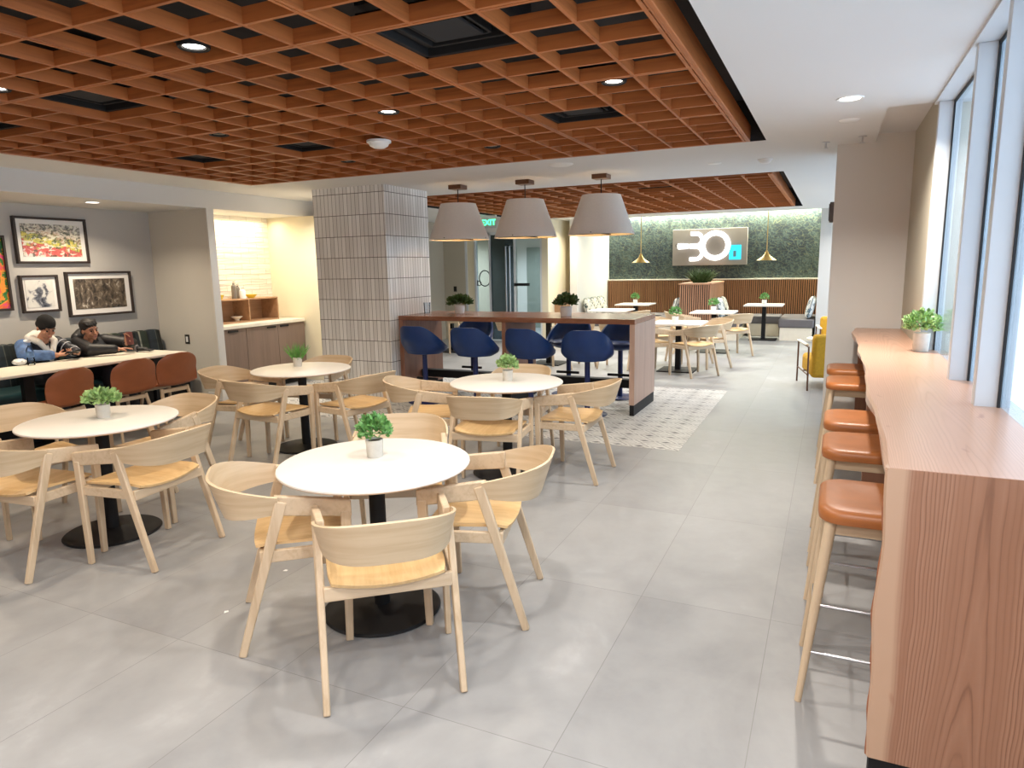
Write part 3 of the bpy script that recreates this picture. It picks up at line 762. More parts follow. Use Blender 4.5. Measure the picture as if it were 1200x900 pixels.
plant('pale green leafy plant on the round table by the patterned floor', (-2.272, 4.79, .735), seed=4, leaf='leaf_lime', n=420, r=.085, h=.14, ls=.036)
plant('wide pale green plant on the left-edge round table', (-4.089, 2.71, .735), seed=5, leaf='leaf_lime', r=.11, h=.12, n=520, ls=.036)
plant('spiky grass-like plant on the round table by the niche', (-4.50, 4.90, .735), seed=6, leaf='leaf_grass', mode='grass', r=.12, h=.16, n=130, ls=.012)

# ---- long live-edge counter under the windows
ct = thing('window_counter', 'long live-edge oak counter running under the windows', 'counter')
XE = lambda y: .184 + .009*math.sin(1.5*y+.4) + .007*math.sin(4.3*y+2.) + .003*math.sin(10.7*y)
YN, YF, ZT = 2.17, 6.74, 1.03
n = 130; top = MB()
pa = [(XE(YN + (YF-YN)*i/n) + (.03*smooth_(max(0, (YN+(YF-YN)*i/n-6.35)/.4)) if YN+(YF-YN)*i/n > 6.35 else 0), YN + (YF-YN)*i/n) for i in range(n+1)]
# top slab with an undercut wavy edge
bm = top.bm; rows = []
for x, y in pa:
    k = .006*math.sin(7*y)
    rows.append([bm.verts.new(p) for p in ((.64, y, ZT), (x+.012, y, ZT), (x, y, ZT-.008), (x+.004+k, y, ZT-.035), (x+.022+k, y, ZT-.062), (.64, y, ZT-.062))])
for a, b in zip(rows, rows[1:]):
    for i in range(6): bm.faces.new((a[i], a[(i+1) % 6], b[(i+1) % 6], b[i]))
bm.faces.new(rows[0]); bm.faces.new(rows[-1][::-1])
put('countertop', top, 'live_top', ct, smooth=30)
end = MB(); bm = end.bm; rows = []
for i in range(41):
    z = .1 + (ZT-.001-.1)*i/40
    x = XE(YN) + .004*math.sin(9*z) + .003*math.sin(17*z+1) + .003*(1-z)
    rows.append([bm.verts.new(p) for p in ((.64, YN-.002, z), (x+.006, YN-.002, z), (x, YN+.006, z), (x+.006, YN+.04, z), (x+.016, YN+.062, z), (.64, YN+.062, z))])
for a, b in zip(rows, rows[1:]):
    for i in range(6): bm.faces.new((a[i], b[i], b[(i+1) % 6], a[(i+1) % 6]))
bm.faces.new(rows[0]); bm.faces.new(rows[-1][::-1])
put('end_panel', end, 'live_end', ct, smooth=30)
bk = MB(); bm = bk.bm; rows = []
for i in range(41):
    z = .1 + (ZT-.066-.1)*i/40
    x = XE(YN) + .004*math.sin(9*z) + .003*math.sin(17*z+1) + .003*(1-z) + .002*math.sin(41*z)
    rows.append([bm.verts.new(p) for p in ((x+.003, YN+.009, z), (x-.002, YN+.012, z), (x+.003, YN+.040, z), (x+.013, YN+.0625, z), (x+.02, YN+.0625, z), (x+.01, YN+.03, z))])
for a, b in zip(rows, rows[1:]):
    for i in range(6): bm.faces.new((a[i], b[i], b[(i+1) % 6], a[(i+1) % 6]))
bm.faces.new(rows[0]); bm.faces.new(rows[-1][::-1])
put('bark_edge', bk, 'bark', ct, smooth=30)
put('plinth', MB().box(.185, .64, YN+.006, YN+.056, 0, .1), 'black', ct, smooth=0, bevel=.002)
for y in (4.72, 6.55): put('support_panel', MB().box(.24, .64, y, y+.05, 0, ZT-.064), 'bar_in', ct, smooth=0, bevel=.003)
plant('bright yellow-green plant in a grey pot on the window counter', (.545, 5.1, ZT), seed=8, leaf='leaf_lime', r=.115, h=.17, n=650, ls=.038, pr=.05, ph=.12)

# ---- bar stools at the counter
def bstool(label):
    s = thing('bar_stool', label, 'stool')
    def pad(z, k, dy=0): return None
    pts = []
    rr_ = .085; hx, hy = .205, .215
    for cx, cy, a0 in ((hx-rr_, hy-rr_, 0), (-hx+rr_, hy-rr_, 90), (-hx+rr_, -hy+rr_, 180), (hx-rr_, -hy+rr_, 270)):
        for k in range(7):
            a = math.radians(a0 + 15*k); pts.append((cx+rr_*math.cos(a), cy+rr_*math.sin(a)))
    mb = MB(); bm = mb.bm; rings = []
    for z, k in ((.705, .93), (.708, .985), (.725, 1.), (.742, .99), (.752, .95), (.757, .86), (.754, .6), (.75, .3)):
        rings.append([bm.verts.new((x*k, y*k, z - .006*(abs(x)/hx)**2*0)) for x, y in pts])
    for a, b in zip(rings, rings[1:]):
        for i in range(len(pts)): bm.faces.new((a[i], a[(i+1) % len(pts)], b[(i+1) % len(pts)], b[i]))
    bm.faces.new(rings[0][::-1]); bm.faces.new(rings[-1])
    put('seat', mb, 'leather', s, smooth=50)
    put('seat_frame', MB().box(-.16, .16, -.17, -.145, .655, .704).box(-.16, .16, .145, .17, .655, .704).box(-.17, -.145, -.145, .145, .655, .704).box(.145, .17, -.145, .145, .655, .704), 'ash_h', s, smooth=0, bevel=.003)
    for sx in (-1, 1):
        for sy in (-1, 1):
            put('leg', MB().cyl((sx*.16, sy*.165, .705), (sx*.235, sy*.205, 0), .021, .012, 16), 'ash', s)
    leg = lambda sx, sy, z: Vector((sx*.16, sy*.165, .705)).lerp(Vector((sx*.235, sy*.205, 0)), (.705-z)/.705)
    for z, (a, b) in ((.2, ((-1, -1), (1, -1))), (.2, ((-1, 1), (1, 1))), (.3, ((-1, -1), (-1, 1))), (.3, ((1, -1), (1, 1)))):
        put('footrest', MB().cyl(leg(*a, z), leg(*b, z), .006, seg=10), 'steel', s)
    return s
place_bs = placer(bstool)
BG = 'tan leather bar stools along the window counter'
for y, l in ((2.745, 'tan leather bar stool nearest the camera at the window counter'), (3.6, 'second tan bar stool from the near end of the window counter'), (4.2, 'third tan bar stool from the near end, close behind the second'),
             (5.53, 'fourth tan bar stool, beyond the gap along the window counter'), (6.22, 'farthest tan bar stool, against the white pier')):
    place_bs(l, (.205, y, 0), 0, BG)

# ---- high bar table with waterfall ends
bt = thing('bar_table', 'high walnut bar table with waterfall ends beside the tiled column', 'bar table', (-3.36, 7.54, 0))
bx0, bx1, by0, by1 = -1.47, 1.5, -.47, .46
put('tabletop', MB().box(bx0, bx1, by0, by1, .99, 1.045), 'bartop', bt, smooth=0, bevel=.003)
put('end_panel', MB().box(bx1-.055, bx1+.002, by0, by1, .12, .989), 'bar_side', bt, smooth=0, bevel=.003)
put('end_panel', MB().box(bx0, bx0+.06, by0, by1, .12, .989), 'bar_in', bt, smooth=0, bevel=.003)
put('middle_panel', MB().box(-.07, -.02, by0+.02, by1-.02, .12, .989), 'bar_in', bt, smooth=0, bevel=.003)
for x in (bx0+.005, -.065, bx1-.05): put('plinth', MB().box(x, x+.048, by0+.01, by1-.01, .002, .12), 'black', bt, smooth=0)
put('foot_rail', MB().box(bx0+.06, bx1-.055, -.09, .02, .235, .33), 'black', bt, smooth=0, bevel=.004)
def blue(label):
    s = thing('bucket_stool', label, 'stool')
    def sh(u, v):
        a = (u-.5)*2; ang = a*2.0                    # wraps about 115 degrees each side
        r = .175 + .07*math.sin(min(1, v*1.5)*PI/2)
        h = .30*(1-.86*smooth_(min(1, max(0, abs(a)-.18)/.82)))
        z = .62 + (h+.03)*v
        return (r*math.sin(ang)*1.08, -r*math.cos(ang)*(1.0 + .05*v), z)
    put('shell', MB().shell(sh, 44, 10, .022), 'blue_leather', s, smooth=60)
    put('seat', MB().lathe([(0, .60), (.15, .60), (.195, .62), (.222, .65), (.222, .675), (.2, .692), (0, .698)], seg=44), 'blue_leather', s, smooth=50)
    put('pole', MB().cyl((0, 0, .02), (0, 0, .60), .03, seg=22), 'blue_metal', s)
    put('base', MB().lathe([(0, 0), (.215, 0), (.22, .006), (.21, .012), (.05, .02), (0, .022)], seg=44), 'blue_metal', s)
    put('footrest', MB().box(-.15, .15, .02, .05, .27, .3).box(-.02, .02, -.02, .04, .265, .305), 'black', s, smooth=0, bevel=.004)
    return s
place_blue = placer(blue)
UG = 'royal blue bucket stools at the bar table'
for x, y, rz, l in ((-4.44, 7.02, -.05, 'blue bucket stool on the near side of the bar, next to the column'), (-3.735, 7.0, 0, 'second blue bucket stool on the near side from the column'),
                 (-3.04, 7.02, -.1, 'third blue bucket stool on the near side, right of the middle panel'), (-2.36, 7.0, .22, 'blue bucket stool on the near side closest to the right end panel'),
                 (-4.36, 8.1, PI, 'blue bucket stool on the far side behind the second near one'), (-2.98, 8.1, PI, 'blue bucket stool on the far side, just left of the rightmost near one'), (-2.3, 8.08, PI, 'blue bucket stool on the far side against the right end panel')):
    place_blue(l, (x, y, 0), rz, UG)
plant('dark spreading plant in a white pot at the column end of the bar', (-4.27, 7.62, 1.045), seed=11, pot='pot_white', leaf='leaf_dark', r=.17, h=.15, n=300, ls=.075, pr=.065, ph=.1)
plant('dark bushy plant in a white pot right of the middle of the bar', (-2.76, 7.42, 1.045), seed=12, pot='pot_white', leaf='leaf_dark', r=.14, h=.17, n=330, ls=.065, pr=.07, ph=.11)
gl = thing('drinking_glass', 'clear drinking glass on the bar by the column', 'glass', (-4.68, 7.5, 1.045))
put('cup', MB().lathe([(0, .004), (.036, .004), (.042, .14), (.045, .14), (.038, 0), (0, 0)], seg=24), 'clear', gl)

# ---- three big pendants over the bar table
def pendant(label):
    p = thing('pendant_lamp', label, 'pendant lamp')
    put('canopy', MB().box(-.085, .085, -.085, .085, .56, .61), 'bronze', p, smooth=0, bevel=.004)
    put('cord', MB().cyl((0, 0, .40), (0, 0, .56), .006, seg=8), 'black', p)
    put('shade', MB().lathe([(.37, -.04), (.215, .39), (.211, .39), (.366, -.04)], close=True, seg=56), 'shade', p, smooth=60)
    put('shade_lining', MB().lathe([(.3635, -.038), (.2085, .388), (.2065, .388), (.3615, -.038)], close=True, seg=56), 'shade_in', p, smooth=60)
    put('top_ring', MB().box(-.208, .208, -.006, .006, .378, .386).box(-.006, .006, -.208, .208, .378, .386), 'black', p, smooth=0)
    put('diffuser', MB().lathe([(0, .015), (.30, .015), (.30, .02), (0, .02)], seg=48), 'shade_in', p)
    put('bulb', MB().ball((0, 0, .17), .05), 'bulb', p)
    put('frame_clip', MB().box(-.365, .365, -.006, .006, -.03, -.018).box(-.006, .006, -.365, .365, -.03, -.018), 'black', p, smooth=0)
    return p
def pendant2(label):
    p = pendant(label)
    for ch in list(p.children):
        if ch.name.startswith('diffuser'): bpy.data.objects.remove(ch)
    return p
place_pen = placer(pendant2)
for x, l in ((-4.18, 'white cone pendant lamp next to the tiled column'), (-3.29, 'middle white cone pendant lamp over the bar table'), (-2.37, 'white cone pendant lamp over the right end of the bar')):
    place_pen(l, (x, 7.5, 1.99), 0, 'white cone pendants over the bar table')
    light_point('pendant_bulb', (x, 7.5, 2.14), 14, .05, (1, .76, .48))

# ---- coffee niche
cab = thing('coffee_cabinet', 'taupe base cabinet with black pulls in the lit niche', 'cabinet', (-7.05, 6.28, 0))
put('carcass', MB().box(-.595, -.02, .005, 1.595, .08, .88), 'cab', cab, smooth=0); put('toe_kick', MB().box(-.58, -.06, .01, 1.59, 0, .08), 'black', cab, smooth=0)
for i, (y0, y1, hy) in enumerate(((.004, .47, .25), (.476, 1.05, .93), (1.056, 1.595, 1.18))):
    d = put('door', MB().box(-.02, 0, y0, y1, .09, .875), 'cab', cab, smooth=0, bevel=.002)
    put('handle', MB().box(-.002, .014, hy-.08, hy+.08, .835, .86), 'black', d, smooth=0, bevel=.002)
put('countertop', MB().box(-.595, .02, .005, 1.6, .88, .925), 'stone', cab, smooth=0, bevel=.004)
cu = thing('cubby_shelf', 'open two-bay wooden cubby on the niche counter', 'shelf', (-7.64, 6.3, .925))
put('back_panel', MB().box(0, .012, 0, 1.36, 0, .32), 'oak_box', cu, smooth=0)
for z in (.0, .305): put('shelf_board', MB().box(.012, .32, 0, 1.36, z, z+.018), 'oak_box', cu, smooth=0, bevel=.001)
for y in (.0, .80, 1.342): put('divider', MB().box(.012, .318, y, y+.018, .018, .305), 'oak_box', cu, smooth=0)
def bottle(label, h=.24, r=.036, mat='steel', cap='pot_white'):
    b = thing('pump_bottle', label, 'bottle')
    put('body', MB().lathe([(0, 0), (r, 0), (r, h*.68), (r*.85, h*.76), (r*.42, h*.82), (r*.42, h*.88), (0, h*.88)], seg=24), mat, b)
    put('pump', MB().cyl((0, 0, h*.88), (0, 0, h*.98), .007, seg=10).box(-.008, .04, -.007, .007, h*.95, h), cap, b); return b
M['smoke_bottle'] = plain('grey_bottle_plastic', rgb(120, 112, 100), .3); M['yellow'] = plain('lemon_yellow', rgb(232, 206, 70), .5, var=.08)
GS = 'things on the niche cubby'
b = bottle('tall grey pump bottle on the cubby', .24, .034, 'smoke_bottle'); b.location = (-7.45, 6.98, 1.248)
b = bottle('shorter grey pump bottle right behind the tall one', .20, .03, 'smoke_bottle'); b.location = (-7.52, 7.11, 1.248)
b = bottle('small white pump bottle in front on the cubby', .15, .042, 'pot_white'); b.location = (-7.40, 7.08, 1.248)
def lemon_bowl(label, loc, n=5):
    b = thing('fruit_bowl', label, 'bowl', loc)
    put('bowl', MB().lathe([(0, 0), (.04, 0), (.085, .05), (.08, .05), (.04, .008), (0, .008)], seg=28), 'yellow', b); return b
lemon_bowl('yellow bowl right of the pump bottles on the cubby', (-7.43, 7.26, 1.248))
lemon_bowl('small yellow bowl at the left end of the cubby top', (-7.42, 6.70, 1.248)).scale = (.7, .7, 1.3)
w = thing('snack_bowl', 'wide pale bowl in the left bay of the cubby', 'bowl', (-7.44, 6.98, .9445)); put('bowl', MB().lathe([(0, 0), (.03, 0), (.03, .02), (.08, .06), (.074, .062), (.02, .028), (0, .026)], seg=28), 'stone', w)
put('foot_ring', MB().lathe([(0, 0), (.034, 0), (.034, -.0), (.034, .008), (0, .008)], seg=24), 'stone', w)
light_area('niche_strip', (-7.46, 7.06, 2.36), 15, .12, (1, .83, .55), rot=(0, 0, 0), size_y=1.4, spread=170)

# ---- alcove: banquette, long table, leather shell chairs, framed pictures
bq = thing('banquette', 'plaid tufted banquette along the alcove wall under the pictures', 'bench', (-8.0, -2.9, 0))
L = 9.0
def tuft(u, v):
    y = L*u; k = .5-.5*abs(math.sin(PI*y/.18))**.5
    z = .45 + .45*math.sin(min(1, v*1.25)*PI/2) if v < .8 else .90 - .01*((v-.8)/.2)
    if v < .8: x = .19 - .05*k - .05*smooth_(v/.8)
    else: x = (.14 - .05*k) - (.13-.05*k)*((v-.8)/.2)
    zz = z + (0 if v < .8 else .012*math.sin(PI*(v-.8)/.2)) - .02*k*smooth_(min(1, v*1.2))
    return (x, y, zz)
put('backrest', MB().shell(tuft, 400, 10, -.008), 'plaid', bq, smooth=80)
put('back_core', MB().box(.004, .06, 0, L-.004, .3, .86), 'black_matte', bq, smooth=0)
put('seat', MB().box(.06, .68, 0, L, .3, .46), 'teal_vinyl', bq, smooth=0, bevel=.05, seg=5)
put('base', MB().box(.02, .6, .01, L-.01, 0, .3), 'black_matte', bq, smooth=0)
at = thing('long_table', 'long pale table in front of the alcove banquette', 'table', (-6.94, 5.44, 0))
put('tabletop', MB().box(-.37, .33, -4.6, 0, .71, .735), 'stone', at, smooth=0, bevel=.006)
for y in (-.16, -1.55, -3.0, -4.3):
    put('column', MB().box(-.03, .03, y-.05, y+.05, .02, .71), 'black', at, smooth=0, bevel=.004); put('base_plate', MB().box(-.28, .28, y-.13, y+.13, 0, .02), 'black', at, smooth=0, bevel=.004)
def shellchair(label):
    c = thing('shell_chair', label, 'chair')
    def prof(v):            # seat front -> back top, (y,z)
        if v < .45: t = v/.45; return (.23 - .40*t, .452 - .018*math.sin(PI*t))
        if v < .58: t = (v-.45)/.13; a = t*PI/2*.9; return (-.17 - .055*math.sin(a), .452 + .055*(1-math.cos(a)))
        t = (v-.58)/.42; return (-.222 - .075*t, .50 + .30*t)
    def fn(u, v):
        a = (u-.5)*2; y, z = prof(v)
        w = .235
        if v > .78: w = .235*math.sqrt(max(0, 1-.72*((v-.78)/.22)**2.6))
        if v < .1: w = .235*(1-.2*(1-v/.1)**2)
        w *= 1 - .10*math.exp(-((v-.5)/.08)**2)
        zz = z; yy = y
        if v > .55: yy += .045*a*a*min(1, (v-.55)/.2)          # back curls round
        else: zz += .018*a*a
        if v > .9: zz -= .008*a*a*a*a*(v-.9)/.1
        return (a*w, yy, zz)
    put('shell', MB().shell(fn, 22, 40, -.018), 'leather_dark', c, smooth=70)
    for sx in (-1, 1):
        put('leg', MB().cyl((sx*.15, .15, .43), (sx*.20, .21, 0), .019, .012, 14), 'ash', c); put('leg', MB().cyl((sx*.15, -.14, .43), (sx*.205, -.24, 0), .019, .012, 14), 'ash', c)
    put('rear_rail', MB().box(-.16, .16, -.158, -.13, .385, .425), 'ash_h', c, smooth=0, bevel=.003); put('front_rail', MB().box(-.16, .16, .13, .158, .385, .425), 'ash_h', c, smooth=0, bevel=.003)
    return c
place_sc = placer(shellchair)
for x, y, f, l in ((-6.33, 3.76, (-1, -.12), 'cognac leather chair opposite the person in the beanie, pulled out a little'), (-6.36, 4.43, (-1, .02), 'middle cognac leather chair of the alcove table'), (-6.38, 4.94, (-1, .03), 'cognac leather chair at the niche end of the alcove table')):
    place_sc(l, (x, y, 0), face(f), 'cognac leather chairs at the alcove table')

def art(name, kind):
    t = NT(name); o = t.xyz(); y, z = o[1], o[2]; c = t.coord()
    if kind == 'market':
        n = t.noise(c, 6, 4, .6, 2.5); n2 = t.noise(t.mapping(c, scale=(1, 1, 2.2)), 18, 3); yy = t.math('MULTIPLY', t.math('SUBTRACT', y, .4), .16)
        zz = t.math('ADD', t.math('ADD', z, yy), t.math('MULTIPLY', t.math('SUBTRACT', n, .5), .36))
        bands = t.ramp(zz, [(.06, rgb(226, 222, 216)), (.10, rgb(206, 104, 98)), (.18, rgb(190, 84, 80)), (.2, rgb(168, 172, 96)), (.235, rgb(222, 204, 92)), (.27, rgb(104, 124, 72)), (.31, rgb(186, 158, 134)), (.36, rgb(214, 206, 192)), (.40, rgb(92, 92, 84)), (.46, rgb(230, 226, 218))])
        col = t.mix(t.ramp(n2, [(.53, (0,0,0,1)), (.6, (.9,.9,.9,1))]), bands, rgb(228, 226, 208)); col = t.mix(t.ramp(t.noise(c, 24, 2), [(.57, (0,0,0,1)), (.63, (.8,.8,.8,1))]), col, rgb(58, 64, 50))
    elif kind == 'bw':
        n = t.noise(c, 10, 4, .6, .5); d = t.math('ADD', t.math('ABSOLUTE', t.math('SUBTRACT', y, .21)), t.math('MULTIPLY', t.math('ABSOLUTE', t.math('SUBTRACT', z, .15)), .8))
        n = t.math('ADD', n, t.math('MULTIPLY', d, 1.4))
        col = t.ramp(n, [(.5, rgb(34, 36, 44)), (.6, rgb(110, 112, 120)), (.68, rgb(214, 212, 206)), (.9, rgb(224, 222, 214))])
    elif kind == 'sepia':
        n = t.noise(t.mapping(c, scale=(1, 1, .7)), 17, 4, .65, 1.); w = t.noise(t.mapping(c, scale=(1, 3, .3)), 9, 2)
        n = t.math('ADD', t.math('MULTIPLY', n, .75), t.math('MULTIPLY', w, .25))
        col = t.ramp(n, [(.38, rgb(30, 26, 22)), (.5, rgb(92, 80, 66)), (.58, rgb(120, 108, 92)), (.66, rgb(208, 200, 186))])
    else:
        n = t.noise(c, 6, 3, .5, 1.5); col = t.ramp(n, [(.32, rgb(24, 70, 30)), (.42, rgb(52, 122, 44)), (.5, rgb(236, 150, 40)), (.56, rgb(232, 96, 60)), (.62, rgb(228, 70, 130)), (.7, rgb(240, 214, 90))], 'CONSTANT')
    t.base(col); t.rough(.35); return t.m
M['frame_dark'] = plain('dark_wood_frame', rgb(50, 38, 32), .5, var=.15); M['mat_board'] = plain('white_mat_board', rgb(236, 233, 228), .7, var=.01)
def picture(label, y0, y1, z0, z1, kind, mat=.06, fr=.025):
    p = thing('framed_picture', label, 'picture', (-7.998, y0, z0), 0, 'framed pictures on the alcove wall'); w, h = y1-y0, z1-z0
    put('frame', MB().box(0, .045, 0, w, 0, fr).box(0, .045, 0, w, h-fr, h).box(0, .045, 0, fr, fr, h-fr).box(0, .045, w-fr, w, fr, h-fr), 'frame_dark', p, smooth=0, bevel=.002)
    if mat: put('mat', MB().box(.005, .02, fr, w-fr, fr, h-fr), 'mat_board', p, smooth=0)
    put('print', MB().box(.006, .024, fr+mat, w-fr-mat, fr+mat, h-fr-mat), art('print_'+kind, kind), p, smooth=0)
picture('wide framed colour photograph of market produce, topmost of the group', 4.54, 5.34, 1.745, 2.25, 'market', .05)
picture('small square framed black and white photograph under the market print', 4.53, 4.94, 1.21, 1.62, 'bw', .03)
picture('framed dark sepia photograph with a white mat, right of the small square one', 5.03, 5.84, 1.13, 1.65, 'sepia', .06)
picture('framed bright orange and green print cut by the left picture edge', 3.6, 4.435, 1.25, 2.04, 'floral', 0)

# ---- rear dining area
def sqtable(label):
    t = thing('square_table', label, 'table')
    put('tabletop', MB().box(-.38, .38, -.38, .38, .712, .74), 'table_white', t, smooth=0, bevel=.004); put('column', MB().box(-.04, .04, -.04, .04, .015, .70), 'black', t, smooth=0, bevel=.004)
    put('mounting_plate', MB().box(-.15, .15, -.15, .15, .7, .712), 'black', t, smooth=0); put('base_plate', MB().box(-.27, .27, -.27, .27, 0, .016), 'black', t, smooth=0, bevel=.003); return t
place_sq = placer(sqtable); SG = 'square tables in the rear dining area'
for x, y, rz, l in ((-2.08, 10.5, 0, 'white square table just right of the bar table end panel'), (-1.93, 12.95, 0, 'second white square table behind the one by the bar end'), (-1.26, 15.3, 0, 'square table at the right-hand banquette under a brass lamp'),
                  (-4.0, 15.25, 0, 'square table at the left-hand banquette under the other brass lamp'), (-3.95, 13.2, 0, 'white square table seen just above the bar, before the floral chairs'), (-4.25, 10.6, 0, 'square table behind the bar, its legs seen under the bar top'), (-6.7, 11.6, 0, 'square table behind the bar near the glass entrance')):
    place_sq(l, (x, y, 0), rz, SG)
RG = 'ash armchairs in the rear dining area'
for (x, y), f, l in (((-1.75, 10.07), (-.79, .61), 'ash armchair in front of the square table right of the bar'), ((-2.46, 10.2), (.8, .6), 'ash armchair half hidden by the bar end panel'), ((-1.68, 11.0), (-.75, -.66), 'ash armchair behind the square table right of the bar'),
                   ((-1.52, 12.48), (-.70, .72), 'ash armchair in front of the second square table'), ((-2.45, 12.7), (.85, .4), 'ash armchair left of the second square table'), ((-2.5, 11.1), (.7, -.7), 'ash armchair at the far left of the first square table'),
                   ((-3.7, 10.35), (-.85, .5), 'ash armchair seen under the bar, right of its middle panel'), ((-4.75, 10.3), (.85, .5), 'ash armchair behind the bar by its middle panel'), ((-3.02, 10.45), (.1, 1), 'ash armchair seen behind the rightmost near blue stool'),
                   ((-6.2, 11.35), (-.9, .4), 'ash armchair behind the bar, near the column'), ((-3.45, 12.95), (-.85, .45), 'ash armchair at the square table above the bar')):
    place_arm(l, (x, y, 0), face(f), RG)
for x, y, k in ((-2.12, 10.42, 'on the square table right of the bar'), (-1.95, 13.0, 'on the second square table'), (-1.27, 15.36, 'on the right-hand banquette table'), (-4.02, 15.3, 'on the left-hand banquette table')):
    plant('small green potted plant '+k, (x, y, .74), seed=int(-x*100), leaf='leaf', n=110, r=.1, h=.17, ls=.055, pr=.05, ph=.09, pot='pot_white')
wp = thing('batten_wall', 'vertical walnut batten panelling along the back wall', 'wall panelling', (-5.1, 16.7, 0)); mb = MB()
put('backing', MB().box(0, 4.83, .05, .1, 0, 1.22), 'black_matte', wp, smooth=0)
for i in range(106): mb.box(.02+.0455*i, .02+.0455*i+.027, 0, .05, .0, 1.22)
put('battens', mb, 'walnut', wp, smooth=0); put('cap_rail', MB().box(0, 4.83, -.02, .1, 1.22, 1.25), 'stone', wp, smooth=0, bevel=.003)
def bench(label, x0, x1, y0, y1, back=True):
    b = thing('padded_bench', label, 'bench', (x0, y0, 0))
    put('seat', MB().box(0, x1-x0, 0, y1-y0, .27, .45), 'grey_vinyl', b, smooth=0, bevel=.03, seg=4); put('base', MB().box(.03, x1-x0-.03, .03, y1-y0, 0, .27), 'stone', b, smooth=0); return b
bench('grey padded bench along the right half of the panelled wall', -1.68, -.97, 16.0, 16.68); bench('grey padded bench along the left half of the panelled wall', -4.42, -3.56, 16.0, 16.68); bench('grey padded bench end projecting beside the rear right white wall', -.96, -.28, 15.12, 16.68)
bench('grey padded bench along the rear left white wall', -5.08, -4.44, 14.6, 16.68); bench('grey padded bench against the left side of the planter box', -3.54, -2.95, 14.9, 16.68); bench('grey padded bench against the right side of the planter box', -2.26, -1.7, 14.9, 16.68)
pl = thing('planter_divider', 'battened planter box with ferns between the two benches', 'planter', (-2.93, 14.75, 0))
put('box', MB().box(.03, .62, .03, 1.9, 0, 1.15), 'black_matte', pl, smooth=0); mb = MB()
for i in range(15): mb.box(.012+.044*i, .012+.044*i+.021, 0, .03, 0, 1.17)
for i in range(43): mb.box(.62, .65, .03+.044*i, .03+.044*i+.021, 0, 1.17)
put('battens', mb, 'walnut_lt', pl, smooth=0); put('rim', MB().box(-.01, .66, -.01, 1.9, 1.17, 1.2), 'walnut_lt', pl, smooth=0, bevel=.003)
fern = MB()
fo = leaf_blob(260, .42, .34, 0, .03, 'grass', 21, .35); put('ferns', fo, 'leaf_dark', pl, smooth=60, loc=(.33, .6, 1.2))
put('ferns', leaf_blob(200, .40, .30, 0, .03, 'grass', 22, .35), 'leaf_dark', pl, smooth=60, loc=(.33, 1.15, 1.2))
def brass(label):
    p = thing('brass_pendant', label, 'pendant lamp')
    put('rod', MB().cyl((0, 0, .16), (0, 0, 1.28), .008, seg=10), 'brass', p); put('socket', MB().lathe([(0, .2), (.02, .2), (.028, .12), (.028, .06), (0, .06)], seg=20), 'brass', p)
    put('shade', MB().lathe([(.03, .17), (.045, .125), (.09, .075), (.17, .022), (.2, 0), (.195, 0), (.165, .016), (.085, .066), (.04, .118), (.026, .165)], close=True, seg=40), 'brass', p); put('bulb', MB().ball((0, 0, .05), .035), 'bulb', p)
    put('ceiling_rose', MB().lathe([(0, 1.3), (.06, 1.3), (.06, 1.28), (0, 1.275)], seg=24), 'brass', p); return p
pb = placer(brass)
for x, z, l in ((-3.88, 1.65, 'brass pendant lamp over the left-hand banquette table'), (-1.25, 1.65, 'brass pendant lamp over the right-hand banquette table')): pb(l, (x, 15.2, z), 0, 'brass pendants at the back wall')
def cushion(label, mat):
    c = thing('bench_cushion', label, 'cushion')
    def half(sg):
        def fn(u, v):
            x = (u-.5)*2; z = (v-.5)*2; e = max(0, 1-abs(x)**4)*max(0, 1-abs(z)**4)
            return (sg*.075*e**.45, .22*x*(1-.05*z*z), .225 + .22*z*(1-.05*x*x))
        return fn
    mb = MB().shell(half(1), 18, 18, .002).shell(half(-1), 18, 18, -.002); put('cover', mb, mat, c, smooth=80)
    e = [(.22*x, .225+.22*z) for x, z in [(-1+i/5, -1) for i in range(11)] + [(1, -1+i/5) for i in range(1, 11)] + [(1-i/5, 1) for i in range(1, 11)] + [(-1, 1-i/5) for i in range(1, 10)]]
    put('piping', MB().tube([(0, a*(.95 if abs(b-.225) > .2 else 1)*1.0, .225+(b-.225)*(.95 if abs(a) > .2 else 1)) for a, b in e], .006, 8, True), 'teal_vinyl', c); return c
pcf = placer(lambda l: cushion(l, 'floral')); pcb = placer(lambda l: cushion(l, 'floral_blue')); CG = 'patterned cushions on the rear benches'
def lean(o, rx): o.rotation_euler = (0, rx, o.rotation_euler[2]); return o
for y, l in ((14.85, 'floral cushion nearest us leaning on the rear left white wall'), (15.32, 'middle floral cushion of the three on the rear left white wall'), (15.8, 'farthest floral cushion of the three on the rear left white wall')): lean(pcf(l, (-4.90, y, .452), 0, CG), -.28)
lean(pcb('blue floral cushion leaning on the left side of the planter box', (-3.09, 15.1, .452), 0, CG), .22); lean(pcb('blue floral cushion leaning on the right side of the planter box', (-2.08, 15.15, .452), 0, CG), -.25)
lean(pcf('pale floral cushion behind the blue one at the right side of the planter box', (-2.07, 15.65, .452), 0, CG), -.25)
lean(pcb('blue floral cushion leaning on the white wall at the right end bench', (-.42, 15.42, .452), 0, CG), .22); lean(pcf('pale floral cushion behind the blue one at the right end bench', (-.42, 15.92, .452), 0, CG), .22)
